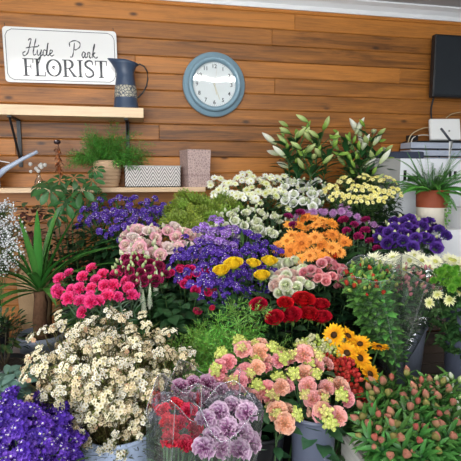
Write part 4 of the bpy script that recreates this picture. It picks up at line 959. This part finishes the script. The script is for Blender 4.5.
# ------------------------------------------------------------------ front row
def fernsprig(col, name='asparagus_fern_sprig'):
    def mk(L, nv):
        out = []
        for v in range(nv):
            root = empty(name); g = G(); g.tube([(0, 0, 0), (.004, 0, L*.5), (0, 0, L*.8)], .0018, col, 4); o = g.build('stem', LEAF, root); KIDS[root.name] = [o]
            for k in range(5):
                g = G(); a = k*1.3+v; e = U(.3, 1.2); plume(g, (0, 0, L*U(.62, .82)), (math.cos(a)*math.cos(e), math.sin(a)*math.cos(e), math.sin(e)), U(.10, .16), jit(col, .15), .9, 30, .045, .0016); o = g.build('frond', LEAF, root); KIDS[root.name].append(o)
            out.append(root)
        return out
    return mk
bunch(fernsprig(S(116, 172, 70)), ell(24, 220, 332, 44, 34, 1.42, .14, .03), 'feathery green asparagus fern sprig under the rosebuds', 'fern', 'asparagus fern filler', ZF)
bunch(fernsprig(S(128, 176, 88)), [(243, 306, 1.50), (238, 292, 1.52), (250, 322, 1.48), (262, 330, 1.44), (275, 336, 1.42)], 'upright pale green fern sprig beside the red roses', 'fern', 'pale fern sprigs', ZF)
bunch(leafy('foliage_stem', S(42, 80, 46), .055, .036, 34), [(180, 302, 1.62), (196, 298, 1.64), (165, 296, 1.64), (215, 302, 1.62), (230, 296, 1.64), (258, 296, 1.6), (246, 292, 1.62), (205, 310, 1.6), (172, 312, 1.55), (160, 282, 1.7), (225, 312, 1.56)], 'dark green leafy filler stem behind the asparagus fern', 'foliage', 'dark leafy filler behind the asparagus fern', ZM-.0, foot=(.13, 1.74, ZM+.03))
bunch(leafy('foliage_stem', S(34, 66, 40), .075, .05, 26), [(330, 300, 1.62), (345, 305, 1.62), (338, 318, 1.58), (352, 296, 1.66), (300, 296, 1.62), (270, 298, 1.6), (315, 296, 1.64)], 'dark green leafy stem behind the dark red roses', 'foliage', 'leaves behind the red roses', ZF, foot=(.58, 1.58, ZF+.03))
def mk_sun(L, nv):
    out = []
    for v in range(nv):
        g = G(); R = .042
        for l in range(2):
            for i in range(17):
                a = 2*PI*(i+.5*l)/17+U(-.06, .06); e = .1+.3*l+U(-.15, .15); d = V((math.cos(a)*math.cos(e), math.sin(a)*math.cos(e), math.sin(e)))
                g.leaf(V((math.cos(a), math.sin(a), 0))*R*.28, d, (0, 0, 1), R*U(.65, .8), R*.3, U(0, .3), jit(S(226, 140, 10), .1), jit(S(246, 190, 30), .08), nv=4, wide=.45)
        me = g.mesh('petals', PET); g = G(); g.ball((0, 0, .002), (R*.27, R*.27, R*.15), S(70, 44, 16), 14, 6)
        for i in range(60): r = R*.27*math.sqrt(i/60); g.ball((r*math.cos(i*2.4), r*math.sin(i*2.4), R*.15*math.sqrt(max(0, 1-(i/60)))), .0013, S(110, 76, 24) if i > 40 else S(46, 30, 14), 4, 2)
        mc = g.mesh('centre', PET); g = G()
        for i in range(14): a = i*.449; g.leaf((0, 0, -.002), (math.cos(a), math.sin(a), -.1), (0, 0, 1), R*.6, R*.22, 0, S(70, 110, 44), nv=3)
        g.tube([(0, 0, -.012), (0, 0, 0)], [.004, .012], S(80, 120, 50), 8)
        mb = g.mesh('bloom', LEAF); r = stem_thing('sunflower', L, [('bloom', mb, (0, 0, L), (U(-.4, .4), -1.0 if v == 0 else U(-.6, .1), .75), 1)], lambda g: foliage(g, L, 8, .4, .9, .08, .05, GRN, .5, .4), r=.0045, split=.03)
        b = KIDS[r.name][-1]; put(b, 'petals', me); put(b, 'centre', mc); out.append(r)
    return out
bunch(mk_sun, [(334, 335, 1.40), (348, 336, 1.41), (360, 344, 1.38), (347, 353, 1.36), (360, 358, 1.35), (379, 347, 1.38), (370, 374, 1.31)], 'yellow orange sunflower beside the red berries', 'sunflower', 'sunflowers', ZF, nv=7, rollj=.5, foot=(.64, 1.46, ZF+.03), rows=2)
def berries(cols, R=.02, nb=12, rb=.0055, name='hypericum', fc=GRN):
    def mk(L, nv):
        ms = [berries_mesh(R, nb, rb, cols) for _ in range(2)]
        return [stem_thing(name, L, [('berry_cluster', rnd.choice(ms), p, d, U(.85, 1.1)) for p, d in cap(3, .028, L, .7, .5)], lambda g: foliage(g, L, 18, .5, .96, .045, .022, fc, .3, .5), r=.002, split=.08) for _ in range(nv)]
    return mk
bunch(berries([S(196, 210, 110), S(232, 230, 180), S(170, 190, 80)], .022, 9, .0065), [(306, 343, 1.4), (317, 339, 1.42), (328, 343, 1.4), (336, 350, 1.38), (313, 350, 1.38), (324, 353, 1.36), (341, 340, 1.42)], 'cream green hypericum berry sprig beside the sunflowers', 'berries', 'cream hypericum', ZF, foot=(.46, 1.42, ZF+.03))
bunch(berries([S(176, 30, 34), S(206, 60, 56), S(216, 84, 70)], .024, 7, .0072), [(334, 364, 1.3), (345, 362, 1.32), (352, 374, 1.28), (340, 378, 1.27), (354, 390, 1.25), (326, 358, 1.32)], 'red hypericum berry sprig in front of the sunflowers', 'berries', 'red hypericum', ZF, foot=(.52, 1.28, ZF+.03))
def mk_peach(L, nv):
    ms = [ruffle_mesh(.031, 30, a, b, c, ruf=.12, flat_=-5) for a, b, c in ((S(226, 190, 140), S(238, 142, 146), S(248, 190, 186)), (S(226, 196, 150), S(242, 160, 130), S(248, 200, 176)), (S(220, 150, 150), S(236, 128, 142), S(248, 180, 184)))]
    ks = [knob_mesh(.023, 10, S(200, 210, 110), S(232, 228, 150)), knob_mesh(.019, 8, S(212, 212, 126), S(240, 210, 156))]
    out = []
    for v in range(nv):
        hs = [('bloom', rnd.choice(ms), p, d, U(.8, 1.1)) for p, d in cap(3, .038, L, .6, .9)]
        hs += [('bud_cluster', rnd.choice(ks), p+V((0, 0, .008)), d, U(.7, .95)) for p, d in cap(2+v % 2, .052, L, .4, .7)]
        out.append(stem_thing('lisianthus', L, hs, lambda g: foliage(g, L, 6, .7, .93, .06, .038, S(52, 92, 58), .4, .4), scol=S(80, 116, 70), r=.003))
    return out
bunch(mk_peach, [(225, 360, 1.2), (243, 345, 1.24), (262, 347, 1.25), (238, 378, 1.16), (257, 366, 1.19), (278, 358, 1.22), (258, 393, 1.13), (280, 385, 1.14), (282, 413, 1.08), (242, 395, 1.14)], 'peach pink double lisianthus stem in the black bucket', 'lisianthus', 'peach lisianthus in the black bucket', ZF, nv=6, foot=(.305, 1.17, ZF+.04), sc=(.92, 1.08))
bunch(mk_peach, [(302, 352, 1.24), (318, 360, 1.24), (300, 375, 1.18), (318, 400, 1.1), (336, 388, 1.16), (328, 412, 1.08)], 'peach pink double lisianthus stem in the slate bucket', 'lisianthus', 'peach lisianthus in the slate bucket', ZF, nv=6, foot=(.46, 1.15, ZF+.04), sc=(.92, 1.05))
FW = S(246, 238, 214)
def mk_wax(L, nv):
    ms = [wax_mesh(.0165, 10, c) for c in (FW, S(240, 230, 200), S(248, 242, 226), S(232, 214, 180))]; out = []
    for v in range(nv):
        hs = [('flower_cluster', rnd.choice(ms), p, d, U(.8, 1.15)) for p, d in cap(8, .062, L, 1.1, .6, 1.6)]
        hs += [('flower_cluster', rnd.choice(ms), (U(-.05, .05), U(-.07, 0), L*U(.72, .9)), (U(-.5, .5), -1, .5), U(.6, .9)) for _ in range(2)]
        out.append(stem_thing('waxflower', L, hs, lambda g: foliage(g, L, 90, .4, .97, .04, .003, S(92, 96, 48), .2, .8, br=.04), scol=S(96, 84, 50), r=.0018, split=.2))
    return out
bunch(mk_wax, ell(38, 106, 358, 78, 42, 1.3, .14, .1), 'cream waxflower spray in the pale blue bucket', 'waxflower', 'cream waxflower', ZF, nv=5, foot=(-.085, 1.27, ZF+.06), sc=(.9, 1.1), rows=6, conv=.8)
bunch(statice(S(80, 44, 158), S(120, 80, 190), .018, 7, .05), ell(17, 24, 427, 46, 28, 1.12, .12, .06), 'violet statice stem at the lower left corner', 'statice', 'statice at the lower left', ZF, foot=(-.27, 1.06, ZF+.03), conv=.8)
bunch(leafy('eucalyptus_stem', S(88, 118, 104), .05, .028, 30, .3, .7), [(8, 372, 1.45), (22, 378, 1.42), (14, 388, 1.4), (2, 385, 1.4), (30, 368, 1.5)], 'grey green eucalyptus stem in the frosted tub', 'foliage', 'eucalyptus', ZT, foot=(-.46, 1.50, ZT+.02), rows=1)
# wrapped carnations
bunch(carn(S(160, 10, 36), S(222, 34, 66), S(232, 70, 96), R=.026), [(163, 412, 1.02), (175, 408, 1.04), (188, 414, 1.0), (168, 426, .99), (180, 424, .99), (193, 430, .98), (171, 442, .97), (184, 446, .96), (196, 447, .96)], 'red carnation inside the clear sleeve', 'carnation', 'wrapped red carnations', ZF, foot=(.02, 1.0, ZF+.03))
bunch(carn(S(150, 70, 130), S(206, 160, 200), S(232, 206, 224), R=.032), [(205, 422, .98), (219, 414, 1.0), (233, 408, 1.03), (246, 415, 1.0), (212, 438, .95), (227, 430, .97), (243, 434, .96), (204, 450, .93), (221, 450, .93), (238, 452, .92), (250, 444, .95)], 'lilac white carnation in the front sleeve', 'carnation', 'wrapped lilac carnations', ZF, foot=(.145, .97, ZF+.03))
bunch(carn(S(110, 30, 84), S(160, 80, 130), S(216, 176, 200), R=.03), [(180, 390, 1.13), (193, 384, 1.15), (207, 386, 1.15), (220, 392, 1.13), (188, 400, 1.1), (202, 398, 1.1), (216, 404, 1.1), (206, 408, 1.08), (232, 398, 1.12)], 'dark mauve carnation behind the lilac ones', 'carnation', 'mauve carnations behind', ZF, foot=(.08, 1.14, ZF+.03))
bunch(statice(S(120, 120, 128), S(150, 140, 150), .016, 6, .035, 'dusty_filler_sprig', nf=4, nfl=24), [(178, 402, 1.08), (190, 410, 1.05), (222, 405, 1.06), (236, 402, 1.06), (165, 400, 1.08), (246, 400, 1.06)], 'dusty grey filler sprig amid the wrapped carnations', 'filler', 'dusty filler', ZF, foot=(.10, 1.06, ZF+.03), rows=1)
def sleeve(foot, top, r0, r1, lab, flat_=.75, lift=.0, n=48, seed=1):
    n = 30
    F = V(foot); T = V(top); d = (T-F); H = d.length; d.normalize(); x = V((1, 0, 0)); x = (x-d*x.dot(d)).normalized(); y = d.cross(x); g = G(); m = 9; g.smooth = False
    for j in range(m+1):
        v = j/m; r = r0+(r1-r0)*v**.8
        for i in range(n):
            a = 2*PI*i/n; k = 1+.05*v*math.sin(a*5+seed*2+v*3)+.07*noise.noise(V((math.cos(a)*2, math.sin(a)*2, v*4+seed)))
            z = v*H*(1+.05*math.sin(a*3+seed)*v)+lift*v*max(0, math.sin(a))**1; k *= 1+U(-.05, .05)*v; p = F+d*(z+U(-.003, .003))+x*(r*k*math.cos(a))+y*(r*k*flat_*math.sin(a)); g.vert(p-F, (1, 1, 1))
    for j in range(m):
        for i in range(n): g.f.append((j*n+i, j*n+(i+1) % n, (j+1)*n+(i+1) % n, (j+1)*n+i))
    b0 = m*n; e = G(); e.tube([V(g.v[b0+i % n]) for i in range(n+1)], .0009, (1, 1, 1), 4)
    for i0 in (5, 22): e.tube([V(g.v[j*n+i0]) for j in range(m+1)], .0009, (1, 1, 1), 4)
    o = g.build('cellophane_sleeve', M_CELLO, None, tuple(F)); tag(o, lab, 'cellophane sleeve'); e.build('folded_edge', M_FOLD, o); return o
def upto(foot, px, py, Y): return at(px, py, Y)
sleeve((.02, 1.0, ZF+.01), at(176, 402, 1.0), .03, .062, 'clear cellophane sleeve around the red carnations', .8, .03, seed=1)
sleeve((.145, .965, ZF+.01), at(228, 412, .965), .03, .082, 'clear cellophane sleeve around the lilac carnations', .85, .02, seed=4)
sleeve((.09, 1.13, ZF+.01), at(205, 385, 1.13), .04, .10, 'clear cellophane sleeve around the dark mauve carnations', .55, .03, seed=7)

# alstroemeria
def alst(bc, nb=4, fc=S(64, 112, 48), fc2=S(96, 146, 66), nf=52, z0=.6, ll=.075, lw=.014, R=.0075, bl=.030):
    def mk(L, nv):
        ms = [bud_mesh(R*U(.85, 1.1), bl, c0, c1, .6) for c0, c1 in bc]
        return [stem_thing('alstroemeria', L, [('bud', rnd.choice(ms), p+V((0, 0, .005)), d+V((0, -.2, .3)), U(.75, 1.15)) for p, d in cap(nb, .03, L+.012, .4, .4)], lambda g: foliage(g, L, nf, z0, 1.03, ll, lw, fc, .35, .8, col2=fc2), scol=S(96, 140, 70), split=.06) for _ in range(nv)]
    return mk
bunch(alst([(S(140, 150, 84), S(190, 124, 104)), (S(166, 120, 86), S(196, 106, 92)), (S(120, 150, 70), S(150, 140, 80))], 2, S(36, 80, 34), S(70, 120, 50), ll=.055, lw=.012, R=.0085, bl=.030, nf=60), ell(38, 408, 420, 46, 40, 1.10, .16, .04), 'pink budded alstroemeria stem in the whitewashed crate', 'alstroemeria', 'alstroemeria in the crate', ZF, foot=(.90, 1.08, ZF+.03), nv=4, conv=.6, sc=(.95, 1.1))
bunch(alst([(S(150, 180, 96), S(232, 236, 214)), (S(140, 180, 80), S(206, 220, 160))], 4), [(432, 388, 1.25), (446, 392, 1.23), (456, 402, 1.2), (440, 405, 1.2), (452, 385, 1.26), (460, 418, 1.15)], 'white budded alstroemeria stem by the slate bucket', 'alstroemeria', 'white alstroemeria', ZF, foot=(1.0, 1.22, ZF+.03))
RB = [(S(140, 70, 44), S(196, 70, 48)), (S(96, 136, 56), S(150, 176, 80)), (S(130, 160, 70), S(176, 186, 100))]
bunch(alst(RB, 3, S(56, 108, 48), S(104, 160, 76), 64, .2, .06, .026), ell(17, 370, 280, 22, 15, 1.56, .1, .03), 'orange budded alstroemeria stem in the clear sleeve', 'alstroemeria', 'wrapped orange alstroemeria', ZF, foot=(.98, 1.56, ZF+.3), conv=1, sc=(.9, 1))
bunch(alst([(S(140, 120, 100), S(206, 130, 140)), (S(180, 110, 120), S(206, 150, 140)), (S(120, 140, 80), S(200, 170, 120))], 4, S(44, 84, 48), S(76, 112, 62), 60, .2, .065, .02), ell(16, 412, 284, 26, 14, 1.6, .08, .03), 'dusty pink alstroemeria stem in the tilted sleeve', 'alstroemeria', 'wrapped dusty pink alstroemeria', ZF, foot=(.98, 1.60, ZF+.34), conv=1, sc=(.9, 1))
sleeve((.97, 1.54, ZF+.33), at(370, 270, 1.54), .03, .125, 'clear cellophane sleeve around the orange budded alstroemeria', .7, .02, seed=3)
sleeve((.99, 1.58, ZF+.36), at(418, 274, 1.56), .03, .145, 'wide tilted cellophane sleeve above the grey bucket', .6, .04, seed=9)

# gypsophila at the left edge
def mk_gyp(L, nv):
    ms = []
    for k in range(2):
        g = G()
        for i in range(40):
            p = V((U(-1, 1), U(-1, 1), U(-.6, 1))).normalized()*.045*U(.4, 1); g.ball(p, U(.0028, .0045), S(238, 238, 240), 5, 3); g.tube([(0, 0, -.05), p], .0005, S(110, 130, 80), 3)
        ms.append(g.mesh('flower_cluster', PET))
    return [stem_thing('gypsophila', L, [('flower_cluster', rnd.choice(ms), p, d, U(.9, 1.2)) for p, d in cap(5, .05, L, 1, .4)], None, r=.0015, split=.15) for _ in range(nv)]
bunch(mk_gyp, [(2, 205, 2.1), (6, 222, 2.05), (0, 236, 2.0), (8, 245, 2.0), (4, 260, 2.0), (-6, 225, 2.0)], 'white gypsophila spray at the edge beside the wall', 'gypsophila', 'gypsophila', ZT, foot=(-.68, 2.1, ZT+.03))

# ------------------------------------------------------------------ buckets
bucket((-.085, 1.27, ZF), .107, .40, M_BLUEP, 'pale blue bucket holding the cream waxflower')
bucket((.462, 1.14, ZF), .064, .455, M_SLATE, 'tall slate grey bucket under the right hand peach lisianthus')
bucket((.305, 1.17, ZF), .078, .41, M_BLACKP, 'black bucket beside the lilac carnations holding peach lisianthus')
bucket((1.115, 1.72, ZM), .085, .255, M_GREYP, 'mid grey bucket under the tilted cellophane sleeve')
bucket((1.31, 1.48, ZF), .15, .62, M_SLATE, 'biggest slate bucket at the right edge', taper=.92)
bucket((-.46, 1.50, ZT), .07, .21, simple('frosted_tub', S(150, 162, 162), .3), 'frosted grey tub holding eucalyptus on the side table')
bucket((-.68, 2.1, ZT), .08, .24, M_BLACKP, 'black bucket holding the gypsophila on the side table')
used_b = [(-.085, 1.27), (.462, 1.14), (.305, 1.17), (1.115, 1.72), (1.31, 1.48), (-.46, 1.5), (-.68, 2.1)]
skip = ('wrapped', 'mauve', 'dusty', 'crate', 'white alstroemeria')
for F, tier, L, grp, n in FEET:
    if any(k in grp for k in skip): continue
    if min(math.hypot(F.x-a, F.y-b) for a, b in used_b) < .17: continue
    used_b.append((F.x, F.y)); bucket((F.x, F.y, tier), .085, min(.3, L*.6), M_SLATE if 'shelf' in grp else M_BLACKP, ('slate' if 'shelf' in grp else 'black')+' flower bucket holding the '+grp)
cr_ = empty('flower_crate', (.93, 1.07, ZF)); tag(cr_, 'whitewashed wooden crate filled with alstroemeria', 'crate')
for sx_ in (-1, 1):
    for k in range(3): bx('side_board', M_WHITEWOOD, (sx_*.31, 0, .05+k*.095), (.016, .40, .085), cr_)
for sy_ in (-1, 1):
    for k in range(3): bx('end_board', M_WHITEWOOD, (0, sy_*.20, .05+k*.095), (.62, .016, .085), cr_)
for sx_ in (-1, 1):
    for sy_ in (-1, 1): bx('corner_post', M_WHITEWOOD, (sx_*.29, sy_*.18, .145), (.025, .025, .28), cr_)
bx('base', M_WHITEWOOD, (0, 0, .008), (.6, .39, .012), cr_)
